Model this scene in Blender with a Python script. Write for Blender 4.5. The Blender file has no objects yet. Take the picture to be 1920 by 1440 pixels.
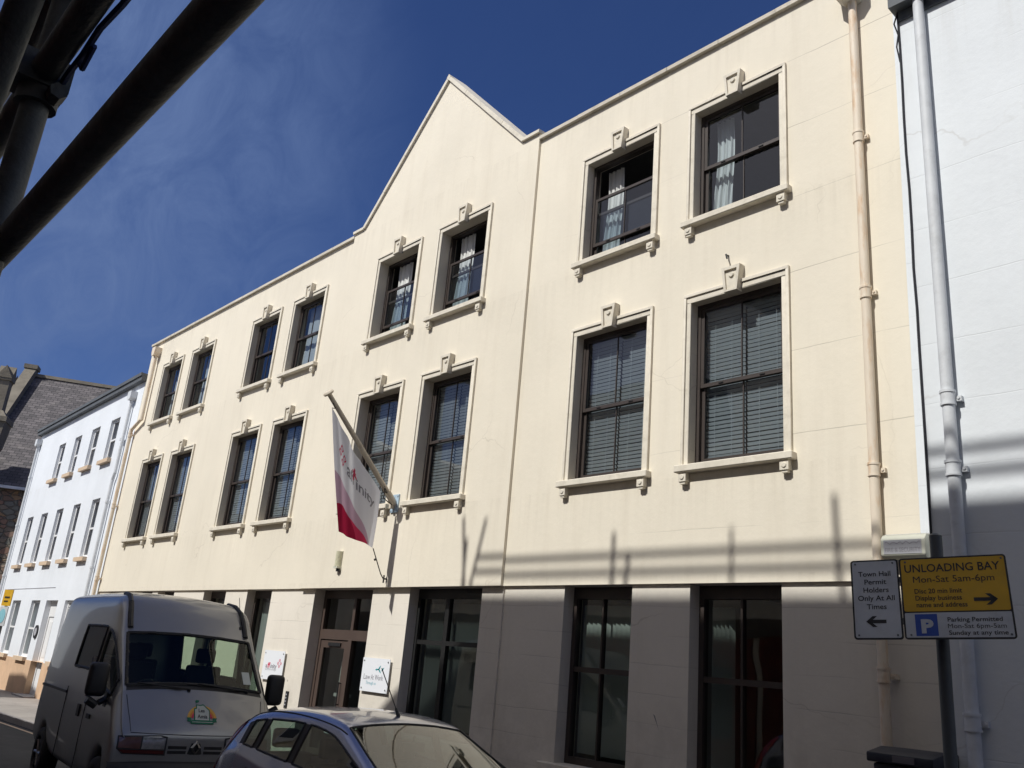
import bpy, bmesh, math, random
from mathutils import Vector, Matrix, geometry
from mathutils.bvhtree import BVHTree
R = math.radians
rnd = random.Random(7)
scene = bpy.context.scene
COL = scene.collection

# ------------------------------------------------------------------ camera, sky, sun, exposure
cam_d = bpy.data.cameras.new("camera")
cam = bpy.data.objects.new("camera", cam_d); COL.objects.link(cam); scene.camera = cam
yaw, pit, roll = 0.848849444, 0.318448096, 0.089417304
fwd = Vector((-math.sin(yaw)*math.cos(pit), math.cos(yaw)*math.cos(pit), math.sin(pit)))
rt0 = Vector((math.cos(yaw), math.sin(yaw), 0)); up0 = rt0.cross(fwd)
rt = math.cos(roll)*rt0 + math.sin(roll)*up0; up = -math.sin(roll)*rt0 + math.cos(roll)*up0
M = Matrix((rt, up, -fwd)).transposed().to_4x4(); M.translation = Vector((0, -8.8, 1.7))
cam.matrix_world = M
cam_d.sensor_width = 36; cam_d.lens = 1627.464*36/1920; cam_d.clip_start = 0.05; cam_d.clip_end = 2000

SUN = Vector((-0.11, -1.0, 1.10)).normalized()          # towards the sun
elev = math.asin(SUN.z); az = math.atan2(SUN.x, SUN.y)
w = bpy.data.worlds.new("World"); scene.world = w; w.use_nodes = True
nt = w.node_tree; bg = nt.nodes["Background"]
sky = nt.nodes.new("ShaderNodeTexSky"); sky.sky_type = 'NISHITA'; sky.sun_disc = False
sky.sun_elevation = elev; sky.sun_rotation = az; sky.altitude = 0; sky.air_density = 1.0; sky.dust_density = 0.25; sky.ozone_density = 4.0
# deep blue tint of a clear spring sky, thin high cirrus low in the west
L = nt.links.new
def WN(kind, **kw):
    n = nt.nodes.new(kind)
    for k, v in kw.items(): setattr(n, k, v)
    return n
tint = WN("ShaderNodeMixRGB", blend_type='MULTIPLY'); tint.inputs[0].default_value = 1; tint.inputs[2].default_value = (.56, .72, 1.16, 1); L(sky.outputs[0], tint.inputs[1])
tc = WN("ShaderNodeTexCoord"); mp = WN("ShaderNodeMapping"); mp.inputs['Scale'].default_value = (2.6, 9.0, 7.0); mp.inputs['Rotation'].default_value = (0.2, 0.5, 0.5)
nz = WN("ShaderNodeTexNoise"); nz.inputs['Scale'].default_value = 1.6; nz.inputs['Detail'].default_value = 8; nz.inputs['Roughness'].default_value = 0.66; nz.inputs['Distortion'].default_value = .9
L(tc.outputs['Generated'], mp.inputs[0]); L(mp.outputs[0], nz.inputs[0])
rp = WN("ShaderNodeMapRange"); rp.inputs[1].default_value = .34; rp.inputs[2].default_value = .70; rp.inputs[3].default_value = .42; L(nz.outputs[0], rp.inputs[0])
vd_ = WN("ShaderNodeVectorMath", operation='DOT_PRODUCT'); vd_.inputs[1].default_value = Vector((-.87, .10, .50)).normalized(); L(tc.outputs['Generated'], vd_.inputs[0])
mr = WN("ShaderNodeMapRange"); mr.interpolation_type = 'SMOOTHSTEP'; mr.inputs[1].default_value = .915; mr.inputs[2].default_value = 1.0; mr.inputs[3].default_value = .03; mr.inputs[4].default_value = 1.0; L(vd_.outputs['Value'], mr.inputs[0])
mu = WN("ShaderNodeMath", operation='MULTIPLY'); L(rp.outputs[0], mu.inputs[0]); L(mr.outputs[0], mu.inputs[1])
mx = WN("ShaderNodeMixRGB"); mx.inputs[2].default_value = (2.0, 3.1, 6.2, 1); L(mu.outputs[0], mx.inputs[0]); L(tint.outputs[0], mx.inputs[1]); # whiter haze near the horizon and round the sun
sx = WN("ShaderNodeSeparateXYZ"); L(tc.outputs['Generated'], sx.inputs[0])
hz_ = WN("ShaderNodeMapRange"); hz_.interpolation_type = 'SMOOTHSTEP'; hz_.inputs[1].default_value = .20; hz_.inputs[2].default_value = -.02; hz_.inputs[3].default_value = 0; hz_.inputs[4].default_value = .8; L(sx.outputs[2], hz_.inputs[0])
m5 = WN("ShaderNodeMixRGB"); m5.inputs[2].default_value = (12.0, 12.3, 12.8, 1); L(hz_.outputs[0], m5.inputs[0]); L(mx.outputs[0], m5.inputs[1])
vs2 = WN("ShaderNodeVectorMath", operation='DOT_PRODUCT'); vs2.inputs[1].default_value = SUN; L(tc.outputs['Generated'], vs2.inputs[0])
au = WN("ShaderNodeMapRange"); au.interpolation_type = 'SMOOTHSTEP'; au.inputs[1].default_value = .55; au.inputs[2].default_value = 1.0; au.inputs[4].default_value = .62; L(vs2.outputs['Value'], au.inputs[0])
m6 = WN("ShaderNodeMixRGB"); m6.inputs[2].default_value = (14, 13.2, 12.2, 1); L(au.outputs[0], m6.inputs[0]); L(m5.outputs[0], m6.inputs[1]); L(m6.outputs[0], bg.inputs[0])
bg.inputs[1].default_value = 0.062

sd = bpy.data.lights.new("sun", 'SUN'); sd.energy = 4.1; sd.angle = R(.53); sd.color = (1.0, .985, .94)
sun = bpy.data.objects.new("sun", sd); COL.objects.link(sun); sun.rotation_euler = SUN.to_track_quat('Z', 'Y').to_euler(); sun.location = (0, -30, 40)
vs = scene.view_settings; vs.view_transform = 'Standard'; vs.look = 'None'; vs.exposure = 0.0; vs.gamma = 1
scene.cycles.max_bounces = 8; scene.cycles.transparent_max_bounces = 16
scene.cycles.caustics_reflective = False; scene.cycles.caustics_refractive = False

# ------------------------------------------------------------------ materials
MATS = {}
def nodes(name):
    m = bpy.data.materials.new(name); m.use_nodes = True
    return m, m.node_tree, m.node_tree.nodes["Principled BSDF"]
def N(t, kind, **kw):
    n = t.nodes.new(kind)
    for k, v in kw.items():
        if hasattr(n, k): setattr(n, k, v)
        else: n.inputs[k.replace('_', ' ')].default_value = v
    return n
def mat(name, c, rough=.8, metal=0, var=.08, vs_=2.5, bump=.0, bs=30, c2=None, f2=.0, coat=0, spec=.5, stretch=None):
    """principled with two noises of colour variation, an optional stain colour and a bump"""
    m, t, b = nodes(name); L = t.links.new
    b.inputs['Roughness'].default_value = rough; b.inputs['Metallic'].default_value = metal
    b.inputs['Coat Weight'].default_value = coat; b.inputs['Specular IOR Level'].default_value = spec
    tc = N(t, "ShaderNodeTexCoord"); src = tc.outputs['Object']
    if stretch:
        mp = N(t, "ShaderNodeMapping"); mp.inputs['Scale'].default_value = stretch; L(src, mp.inputs[0]); src = mp.outputs[0]
    n1 = N(t, "ShaderNodeTexNoise", Scale=vs_, Detail=6, Roughness=.6); L(src, n1.inputs[0])
    mr = N(t, "ShaderNodeMapRange"); mr.inputs[1].default_value = .3; mr.inputs[2].default_value = .7; mr.inputs[3].default_value = 1-var; mr.inputs[4].default_value = 1+var
    L(n1.outputs[0], mr.inputs[0])
    mul = N(t, "ShaderNodeMixRGB", blend_type='MULTIPLY'); mul.inputs[0].default_value = 1; mul.inputs[1].default_value = (*c, 1); L(mr.outputs[0], mul.inputs[2])
    out = mul.outputs[0]
    if c2:
        n2 = N(t, "ShaderNodeTexNoise", Scale=vs_*1.7, Detail=8, Roughness=.7); L(src, n2.inputs[0])
        r2 = N(t, "ShaderNodeMapRange"); r2.inputs[1].default_value = .5; r2.inputs[2].default_value = .72; r2.inputs[4].default_value = f2; L(n2.outputs[0], r2.inputs[0])
        mm = N(t, "ShaderNodeMixRGB"); mm.inputs[2].default_value = (*c2, 1); L(r2.outputs[0], mm.inputs[0]); L(out, mm.inputs[1]); out = mm.outputs[0]
    L(out, b.inputs['Base Color'])
    if bump:
        n3 = N(t, "ShaderNodeTexNoise", Scale=bs, Detail=5); L(tc.outputs['Object'], n3.inputs[0])
        bp = N(t, "ShaderNodeBump"); bp.inputs['Strength'].default_value = bump; bp.inputs['Distance'].default_value = .02; L(n3.outputs[0], bp.inputs['Height']); L(bp.outputs[0], b.inputs['Normal'])
    MATS[name] = m
    return m
def plaster(name, c, jz, jh, jamt, stain, sa, jmask=.5, rough=.85, crackx=None, bump=.12, ledges=(), cracks=0, base=None):
    """painted render: cloudy tone, fine grain, vertical rain streaks, faint horizontal block joints every jh metres"""
    m, t, b = nodes(name); L = t.links.new
    b.inputs['Roughness'].default_value = rough; b.inputs['Specular IOR Level'].default_value = .25
    g = N(t, "ShaderNodeNewGeometry"); sp = N(t, "ShaderNodeSeparateXYZ"); L(g.outputs['Position'], sp.inputs[0])
    n1 = N(t, "ShaderNodeTexNoise", Scale=.45, Detail=7, Roughness=.6); L(g.outputs['Position'], n1.inputs[0])
    mr = N(t, "ShaderNodeMapRange"); mr.inputs[1].default_value = .3; mr.inputs[2].default_value = .7; mr.inputs[3].default_value = .93; mr.inputs[4].default_value = 1.04; L(n1.outputs[0], mr.inputs[0])
    mul = N(t, "ShaderNodeMixRGB", blend_type='MULTIPLY'); mul.inputs[0].default_value = 1; mul.inputs[1].default_value = (*c, 1); L(mr.outputs[0], mul.inputs[2])
    # streaks
    mp = N(t, "ShaderNodeMapping"); mp.inputs['Scale'].default_value = (2.2, 2.2, .22); L(g.outputs['Position'], mp.inputs[0])
    n2 = N(t, "ShaderNodeTexNoise", Scale=1.6, Detail=9, Roughness=.68); L(mp.outputs[0], n2.inputs[0])
    r2 = N(t, "ShaderNodeMapRange"); r2.inputs[1].default_value = .5; r2.inputs[2].default_value = .8; r2.inputs[4].default_value = sa; L(n2.outputs[0], r2.inputs[0])
    m2 = N(t, "ShaderNodeMixRGB"); m2.inputs[2].default_value = (*stain, 1); L(r2.outputs[0], m2.inputs[0]); L(mul.outputs[0], m2.inputs[1])
    # horizontal joints: |frac((z-jz + wobble)/jh) - .5|
    nw = N(t, "ShaderNodeTexNoise", Scale=1.3, Detail=6); L(g.outputs['Position'], nw.inputs[0])
    wv = N(t, "ShaderNodeMath", operation='MULTIPLY_ADD'); wv.inputs[1].default_value = .06; L(nw.outputs[0], wv.inputs[0]); L(sp.outputs[2], wv.inputs[2])
    a1 = N(t, "ShaderNodeMath", operation='SUBTRACT'); a1.inputs[1].default_value = jz+.03; L(wv.outputs[0], a1.inputs[0])
    a2 = N(t, "ShaderNodeMath", operation='DIVIDE'); a2.inputs[1].default_value = jh; L(a1.outputs[0], a2.inputs[0])
    a3 = N(t, "ShaderNodeMath", operation='FRACT'); L(a2.outputs[0], a3.inputs[0])
    a4 = N(t, "ShaderNodeMath", operation='SUBTRACT'); a4.inputs[1].default_value = .5; L(a3.outputs[0], a4.inputs[0])
    a5 = N(t, "ShaderNodeMath", operation='ABSOLUTE'); L(a4.outputs[0], a5.inputs[0])      # .5 at the joint
    a6 = N(t, "ShaderNodeMapRange"); a6.inputs[1].default_value = .5-.009/jh; a6.inputs[2].default_value = .5; L(a5.outputs[0], a6.inputs[0])
    nm = N(t, "ShaderNodeTexNoise", Scale=jmask, Detail=4); mpm = N(t, "ShaderNodeMapping"); mpm.inputs['Scale'].default_value = (1, 1, 3); L(g.outputs['Position'], mpm.inputs[0]); L(mpm.outputs[0], nm.inputs[0])
    rm = N(t, "ShaderNodeMapRange"); rm.inputs[1].default_value = .42; rm.inputs[2].default_value = .62; L(nm.outputs[0], rm.inputs[0])
    am = N(t, "ShaderNodeMath", operation='MULTIPLY'); L(a6.outputs[0], am.inputs[0]); L(rm.outputs[0], am.inputs[1])
    last = am.outputs[0]
    if crackx is not None:
        mx_ = N(t, "ShaderNodeMapRange"); mx_.inputs[1].default_value = crackx-1.5; mx_.inputs[2].default_value = crackx+1.0; L(sp.outputs[0], mx_.inputs[0])
        q_ = N(t, "ShaderNodeMath", operation='MULTIPLY'); L(last, q_.inputs[0]); L(mx_.outputs[0], q_.inputs[1]); last = q_.outputs[0]
    js = N(t, "ShaderNodeMath", operation='MULTIPLY'); js.inputs[1].default_value = jamt; L(last, js.inputs[0])
    m3 = N(t, "ShaderNodeMixRGB"); m3.inputs[2].default_value = (.16, .14, .12, 1); L(js.outputs[0], m3.inputs[0]); L(m2.outputs[0], m3.inputs[1])
    # small spots / old fixings
    vo = N(t, "ShaderNodeTexVoronoi", Scale=.8); L(g.outputs['Position'], vo.inputs[0])
    rv = N(t, "ShaderNodeMapRange"); rv.inputs[1].default_value = .022; rv.inputs[2].default_value = .012; rv.inputs[4].default_value = .55; L(vo.outputs[0], rv.inputs[0])
    m4 = N(t, "ShaderNodeMixRGB"); m4.inputs[2].default_value = (.2, .17, .13, 1); L(rv.outputs[0], m4.inputs[0]); L(m3.outputs[0], m4.inputs[1])
    out = m4.outputs[0]
    if ledges:
        mp2 = N(t, "ShaderNodeMapping"); mp2.inputs['Scale'].default_value = (7, 7, .35); L(g.outputs['Position'], mp2.inputs[0])
        ns = N(t, "ShaderNodeTexNoise", Scale=1.5, Detail=6, Roughness=.6); L(mp2.outputs[0], ns.inputs[0])
        rs = N(t, "ShaderNodeMapRange"); rs.inputs[1].default_value = .46; rs.inputs[2].default_value = .72; L(ns.outputs[0], rs.inputs[0])
        tot = None
        for zl, ln in ledges:
            a_ = N(t, "ShaderNodeMapRange"); a_.inputs[1].default_value = zl-ln; a_.inputs[2].default_value = zl; L(sp.outputs[2], a_.inputs[0])
            b_ = N(t, "ShaderNodeMath", operation='LESS_THAN'); b_.inputs[1].default_value = zl; L(sp.outputs[2], b_.inputs[0])
            c_ = N(t, "ShaderNodeMath", operation='MULTIPLY'); L(a_.outputs[0], c_.inputs[0]); L(b_.outputs[0], c_.inputs[1])
            if tot is None: tot = c_.outputs[0]
            else:
                d_ = N(t, "ShaderNodeMath", operation='ADD'); L(tot, d_.inputs[0]); L(c_.outputs[0], d_.inputs[1]); tot = d_.outputs[0]
        e_ = N(t, "ShaderNodeMath", operation='MULTIPLY'); L(tot, e_.inputs[0]); L(rs.outputs[0], e_.inputs[1])
        e2 = N(t, "ShaderNodeMath", operation='MULTIPLY'); e2.inputs[1].default_value = .2; L(e_.outputs[0], e2.inputs[0])
        ml = N(t, "ShaderNodeMixRGB"); ml.inputs[2].default_value = (.42, .37, .29, 1); L(e2.outputs[0], ml.inputs[0]); L(out, ml.inputs[1]); out = ml.outputs[0]
    if cracks:
        nd = N(t, "ShaderNodeTexNoise", Scale=1.1, Detail=4, Roughness=.5); L(g.outputs['Position'], nd.inputs[0])
        vm = N(t, "ShaderNodeVectorMath", operation='MULTIPLY_ADD'); vm.inputs[1].default_value = (.9, .9, .9); L(nd.outputs['Color'], vm.inputs[0]); L(g.outputs['Position'], vm.inputs[2])
        vc = N(t, "ShaderNodeTexVoronoi", feature='DISTANCE_TO_EDGE', Scale=.33); L(vm.outputs[0], vc.inputs[0])
        rc = N(t, "ShaderNodeMapRange"); rc.inputs[1].default_value = .0032; rc.inputs[2].default_value = .0008; L(vc.outputs[0], rc.inputs[0])
        nk = N(t, "ShaderNodeTexNoise", Scale=.5, Detail=2); L(g.outputs['Position'], nk.inputs[0]); rk = N(t, "ShaderNodeMapRange"); rk.inputs[1].default_value = .50; rk.inputs[2].default_value = .60; L(nk.outputs[0], rk.inputs[0])
        mk = N(t, "ShaderNodeMath", operation='MULTIPLY'); L(rc.outputs[0], mk.inputs[0]); L(rk.outputs[0], mk.inputs[1]); mk2 = N(t, "ShaderNodeMath", operation='MULTIPLY'); mk2.inputs[1].default_value = cracks; L(mk.outputs[0], mk2.inputs[0])
        mc = N(t, "ShaderNodeMixRGB"); mc.inputs[2].default_value = (.28, .23, .17, 1); L(mk2.outputs[0], mc.inputs[0]); L(out, mc.inputs[1]); out = mc.outputs[0]
    if base is not None:
        rb = N(t, "ShaderNodeMapRange"); rb.inputs[1].default_value = base; rb.inputs[2].default_value = base-1.5; L(sp.outputs[2], rb.inputs[0])
        nb = N(t, "ShaderNodeTexNoise", Scale=2.2, Detail=8, Roughness=.7); L(g.outputs['Position'], nb.inputs[0]); r3 = N(t, "ShaderNodeMapRange"); r3.inputs[1].default_value = .35; r3.inputs[2].default_value = .65; r3.inputs[4].default_value = .55; L(nb.outputs[0], r3.inputs[0])
        mb_ = N(t, "ShaderNodeMath", operation='MULTIPLY'); L(rb.outputs[0], mb_.inputs[0]); L(r3.outputs[0], mb_.inputs[1])
        mm_ = N(t, "ShaderNodeMixRGB"); mm_.inputs[2].default_value = (.40, .36, .30, 1); L(mb_.outputs[0], mm_.inputs[0]); L(out, mm_.inputs[1]); out = mm_.outputs[0]
    L(out, b.inputs['Base Color'])
    ng = N(t, "ShaderNodeTexNoise", Scale=9, Detail=10, Roughness=.65); L(g.outputs['Position'], ng.inputs[0])
    sb = N(t, "ShaderNodeMath", operation='MULTIPLY_ADD'); sb.inputs[1].default_value = -.6; L(last, sb.inputs[0]); L(ng.outputs[0], sb.inputs[2])
    bp = N(t, "ShaderNodeBump"); bp.inputs['Strength'].default_value = bump; bp.inputs['Distance'].default_value = .03; L(sb.outputs[0], bp.inputs['Height']); L(bp.outputs[0], b.inputs['Normal'])
    MATS[name] = m; return m
def glassmat(name, tint, refl=1.0, rough=.0, minr=.04):
    m = bpy.data.materials.new(name); m.use_nodes = True; t = m.node_tree; t.nodes.clear(); L = t.links.new
    o = N(t, "ShaderNodeOutputMaterial"); tr = N(t, "ShaderNodeBsdfTransparent"); tr.inputs[0].default_value = (*tint, 1)
    gl = N(t, "ShaderNodeBsdfGlossy"); gl.inputs['Roughness'].default_value = rough; gl.inputs[0].default_value = (1, 1, 1, 1)
    # two-sided Schlick reflectance of a thin pane
    gg = N(t, "ShaderNodeNewGeometry"); dt = N(t, "ShaderNodeVectorMath", operation='DOT_PRODUCT'); L(gg.outputs['Normal'], dt.inputs[0]); L(gg.outputs['Incoming'], dt.inputs[1])
    ab = N(t, "ShaderNodeMath", operation='ABSOLUTE'); L(dt.outputs['Value'], ab.inputs[0]); om = N(t, "ShaderNodeMath", operation='SUBTRACT', use_clamp=True); om.inputs[0].default_value = 1; L(ab.outputs[0], om.inputs[1])
    pw = N(t, "ShaderNodeMath", operation='POWER'); pw.inputs[1].default_value = 4.2; L(om.outputs[0], pw.inputs[0])
    ma = N(t, "ShaderNodeMath", operation='MULTIPLY_ADD'); ma.inputs[1].default_value = .92*refl; ma.inputs[2].default_value = .06+minr; ma.use_clamp = True; L(pw.outputs[0], ma.inputs[0])
    # slightly uneven panes
    g = N(t, "ShaderNodeNewGeometry"); nz = N(t, "ShaderNodeTexNoise", Scale=1.1, Detail=1); L(g.outputs['Position'], nz.inputs[0])
    bp = N(t, "ShaderNodeBump"); bp.inputs['Strength'].default_value = .08; bp.inputs['Distance'].default_value = .05; L(nz.outputs[0], bp.inputs['Height']); L(bp.outputs[0], gl.inputs['Normal'])
    mi = N(t, "ShaderNodeMixShader"); L(ma.outputs[0], mi.inputs[0]); L(tr.outputs[0], mi.inputs[1]); L(gl.outputs[0], mi.inputs[2]); L(mi.outputs[0], o.inputs[0])
    MATS[name] = m; return m

CREAM = (.80, .735, .61)
plaster('cream', CREAM, 0.44, 1.03, .55, (.60, .53, .42), .30, crackx=-6.5, ledges=((7.70, .75), (4.22, .9), (10.56, .7), (2.99, .14)), cracks=.2)
plaster('cream_base', (.78, .725, .635), 0.20, .345, .32, (.45, .41, .34), .22, jmask=.9, cracks=.25, base=1.9)
mat('cream_trim', (.71, .655, .55), .85, var=.08, vs_=4, c2=(.46, .41, .32), f2=.45, bump=.1, bs=40)
mat('coping', (.60, .55, .46), .9, var=.12, vs_=1.5, c2=(.30, .27, .22), f2=.6, bump=.2, bs=20)
plaster('white_right', (.76, .79, .815), 0.1, .62, .14, (.60, .62, .65), .22, jmask=.7, bump=.14, cracks=.2, ledges=((8.9, 1.2),))
plaster('white_left', (.78, .81, .85), 3.2, 6.0, .0, (.6, .62, .65), .14, ledges=((7.0, .5), (3.85, .6)), base=1.2)
mat('white_paint', (.8, .8, .8), .5, var=.04)
mat('tan_paint', (.62, .47, .33), .8, var=.08)
mat('peach_plinth', (.62, .42, .27), .85, var=.1, vs_=1.5, c2=(.4, .3, .22), f2=.3)
mat('brown_frame', (.055, .043, .038), .42, var=.15)
mat('brown_panel', (.085, .06, .05), .4, var=.1)
mat('black_frame', (.018, .018, .018), .4, var=.1)
mat('blind', (.55, .57, .58), .6, var=.03)
mat('curtain', (.72, .72, .69), .9, var=.05)
mat('net', (.45, .46, .46), .9, var=.1)
mat('interior', (.20, .20, .20), .9, var=.1)
mat('rust_pipe', (.76, .66, .53), .6, var=.08, vs_=2, c2=(.58, .32, .13), f2=.8, stretch=(3, 3, .6))
mat('white_pipe', (.66, .68, .70), .6, var=.08, vs_=3, c2=(.35, .35, .34), f2=.4)
mat('cable', (.02, .02, .025), .6)
mat('gutter_grey', (.10, .11, .12), .7, var=.2)
mat('asphalt', (.05, .05, .051), .9, var=.25, vs_=1.2, bump=.5, bs=90, c2=(.09, .088, .085), f2=.5)
mat('paving', (.30, .275, .25), .9, var=.15, vs_=1.2, bump=.3, bs=40, c2=(.18, .16, .15), f2=.5)
mat('kerbstone', (.33, .31, .30), .85, var=.2, vs_=3, bump=.2)
mat('lead', (.07, .072, .075), .7, var=.25, vs_=.8)
mat('pole_paint', (.60, .53, .42), .6, var=.12, vs_=4, c2=(.35, .27, .2), f2=.4)
mat('plate_blue', (.42, .55, .66), .5, var=.2, vs_=9, c2=(.3, .2, .15), f2=.5)
mat('rope', (.05, .045, .04), .9)
mat('sign_white', (.84, .86, .90), .35, var=.01)
mat('sign_back', (.12, .13, .14), .6)
mat('ink', (.02, .02, .022), .5)
mat('ink_grey', (.28, .27, .30), .5)
mat('ink_red', (.55, .02, .06), .5)
mat('ink_crimson', (.62, .03, .10), .5)
mat('ink_teal', (.02, .30, .32), .5)
mat('ink_palegrey', (.42, .42, .45), .5)
mat('ink_lightteal', (.25, .52, .60), .5)
mat('plate_white', (.56, .58, .60), .4, var=.07, vs_=5, c2=(.38, .38, .36), f2=.3)
mat('plate_yellow', (.66, .38, .02), .4, var=.08, vs_=5, c2=(.45, .28, .05), f2=.3)
mat('plate_bluep', (.02, .07, .36), .45)
mat('post_grey', (.085, .095, .10), .5, var=.1)
mat('bin_plastic', (.02, .023, .035), .5, var=.1)
mat('label_grey', (.13, .12, .13), .6)
mat('alarm_shell', (.62, .62, .52), .5, var=.08)
mat('lamp_lens', (.60, .58, .42), .4, var=.15, vs_=20)
mat('scaffold_steel', (.075, .08, .08), .6, metal=.35, var=.3, vs_=7, c2=(.05, .04, .032), f2=.4, bump=.15, bs=60)
mat('netting_blue', (.015, .03, .12), .8)
mat('board', (.12, .09, .06), .9, var=.2)
mat('terracotta', (.17, .042, .03), .85, var=.12, vs_=1)
mat('offwhite', (.70, .65, .56), .8, var=.1)
mat('tyre', (.02, .02, .02), .85, var=.1)
mat('rim', (.3, .3, .31), .4, metal=.8)
mat('rubber', (.012, .012, .013), .55)
mat('black_trim', (.018, .018, .02), .5)
mat('seat_cloth', (.018, .02, .024), .9)
mat('van_floor', (.03, .03, .03), .9)
mat('chrome', (.6, .6, .6), .12, metal=1)
mat('silver_paint', (.33, .33, .325), .32, metal=.55, var=.05, vs_=1.5, coat=.5, c2=(.33, .32, .30), f2=.25)
mat('lilac_paint', (.34, .37, .50), .22, metal=.6, var=.03, coat=.8)
mat('lamp_red', (.50, .015, .02), .15, coat=1)
mat('lamp_clear', (.45, .45, .45), .1, metal=.5, var=.35, vs_=14)
mat('lamp_dark', (.09, .012, .012), .15, coat=1)
mat('lamp_amber', (.15, .075, .065), .15, coat=1, var=.2, vs_=10)
mat('paper', (.75, .78, .80), .8)
mat('green_ink', (.0, .16, .08), .5)
mat('orange_ink', (.72, .22, .03), .5)
mat('yellow_ink', (.75, .42, .06), .5)
mat('pale_ink', (.55, .60, .56), .5)
glassmat('window_glass', (.76, .82, .85), 1.0, minr=.02)
glassmat('dark_glass', (.62, .68, .64), 1.0, minr=.02)
glassmat('car_glass', (.40, .50, .46), 1.0, minr=.03)
glassmat('van_glass', (.58, .68, .60), .5, minr=-.035)

def slate():
    m, t, b = nodes('slate'); L = t.links.new
    tc = N(t, "ShaderNodeUVMap"); br = N(t, "ShaderNodeTexBrick"); L(tc.outputs[0], br.inputs[0])
    br.inputs['Scale'].default_value = 1; br.inputs['Brick Width'].default_value = .36; br.inputs['Row Height'].default_value = .22
    br.inputs['Mortar Size'].default_value = .012; br.inputs['Color1'].default_value = (.17, .15, .15, 1); br.inputs['Color2'].default_value = (.075, .068, .07, 1); br.inputs['Mortar'].default_value = (.022, .02, .022, 1)
    n = N(t, "ShaderNodeTexNoise", Scale=.55, Detail=9, Roughness=.75); L(tc.outputs[0], n.inputs[0])
    r = N(t, "ShaderNodeMapRange"); r.inputs[1].default_value = .52; r.inputs[2].default_value = .78; r.inputs[4].default_value = .7; L(n.outputs[0], r.inputs[0])
    mm = N(t, "ShaderNodeMixRGB"); mm.inputs[2].default_value = (.30, .27, .24, 1); L(r.outputs[0], mm.inputs[0]); L(br.outputs[0], mm.inputs[1]); L(mm.outputs[0], b.inputs['Base Color'])
    b.inputs['Roughness'].default_value = .7
    bp = N(t, "ShaderNodeBump"); bp.inputs['Strength'].default_value = .6; bp.inputs['Distance'].default_value = .03; L(br.outputs[1], bp.inputs['Height']); bp.invert = True; L(bp.outputs[0], b.inputs['Normal'])
    MATS['slate'] = m
slate()
def rubble(name, cols, scale=2.6):
    m, t, b = nodes(name); L = t.links.new
    g = N(t, "ShaderNodeNewGeometry"); mp = N(t, "ShaderNodeMapping"); mp.inputs['Scale'].default_value = (1, 1, 1.7); L(g.outputs['Position'], mp.inputs[0])
    v = N(t, "ShaderNodeTexVoronoi", Scale=scale); L(mp.outputs[0], v.inputs[0])
    e = N(t, "ShaderNodeTexVoronoi", feature='DISTANCE_TO_EDGE', Scale=scale); L(mp.outputs[0], e.inputs[0])
    sp = N(t, "ShaderNodeSeparateColor"); L(v.outputs['Color'], sp.inputs[0])
    rp = N(t, "ShaderNodeValToRGB"); rp.color_ramp.interpolation = 'CONSTANT'
    el = rp.color_ramp.elements; el[0].color = (*cols[0], 1); el[0].position = 0; el[1].color = (*cols[1], 1); el[1].position = 1/len(cols)
    for i, c in enumerate(cols[2:]): x = el.new((i+2)/len(cols)); x.color = (*c, 1)
    L(sp.outputs[0], rp.inputs[0])
    r = N(t, "ShaderNodeMapRange"); r.inputs[1].default_value = .02; r.inputs[2].default_value = .09; L(e.outputs[0], r.inputs[0])
    mm = N(t, "ShaderNodeMixRGB"); mm.inputs[1].default_value = (.22, .19, .15, 1); L(r.outputs[0], mm.inputs[0]); L(rp.outputs[0], mm.inputs[2]); L(mm.outputs[0], b.inputs['Base Color'])
    bp = N(t, "ShaderNodeBump"); bp.inputs['Strength'].default_value = .9; bp.inputs['Distance'].default_value = .08; L(r.outputs[0], bp.inputs['Height']); L(bp.outputs[0], b.inputs['Normal'])
    b.inputs['Roughness'].default_value = .95; MATS[name] = m
rubble('rubble', [(.34, .21, .15), (.28, .23, .17), (.38, .26, .19), (.30, .24, .18), (.24, .23, .19), (.40, .26, .15), (.27, .18, .13)], 2.3)
mat('church_stone', (.21, .185, .145), .95, var=.2, vs_=1.3, c2=(.08, .07, .05), f2=.5, bump=.4, bs=10)

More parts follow.
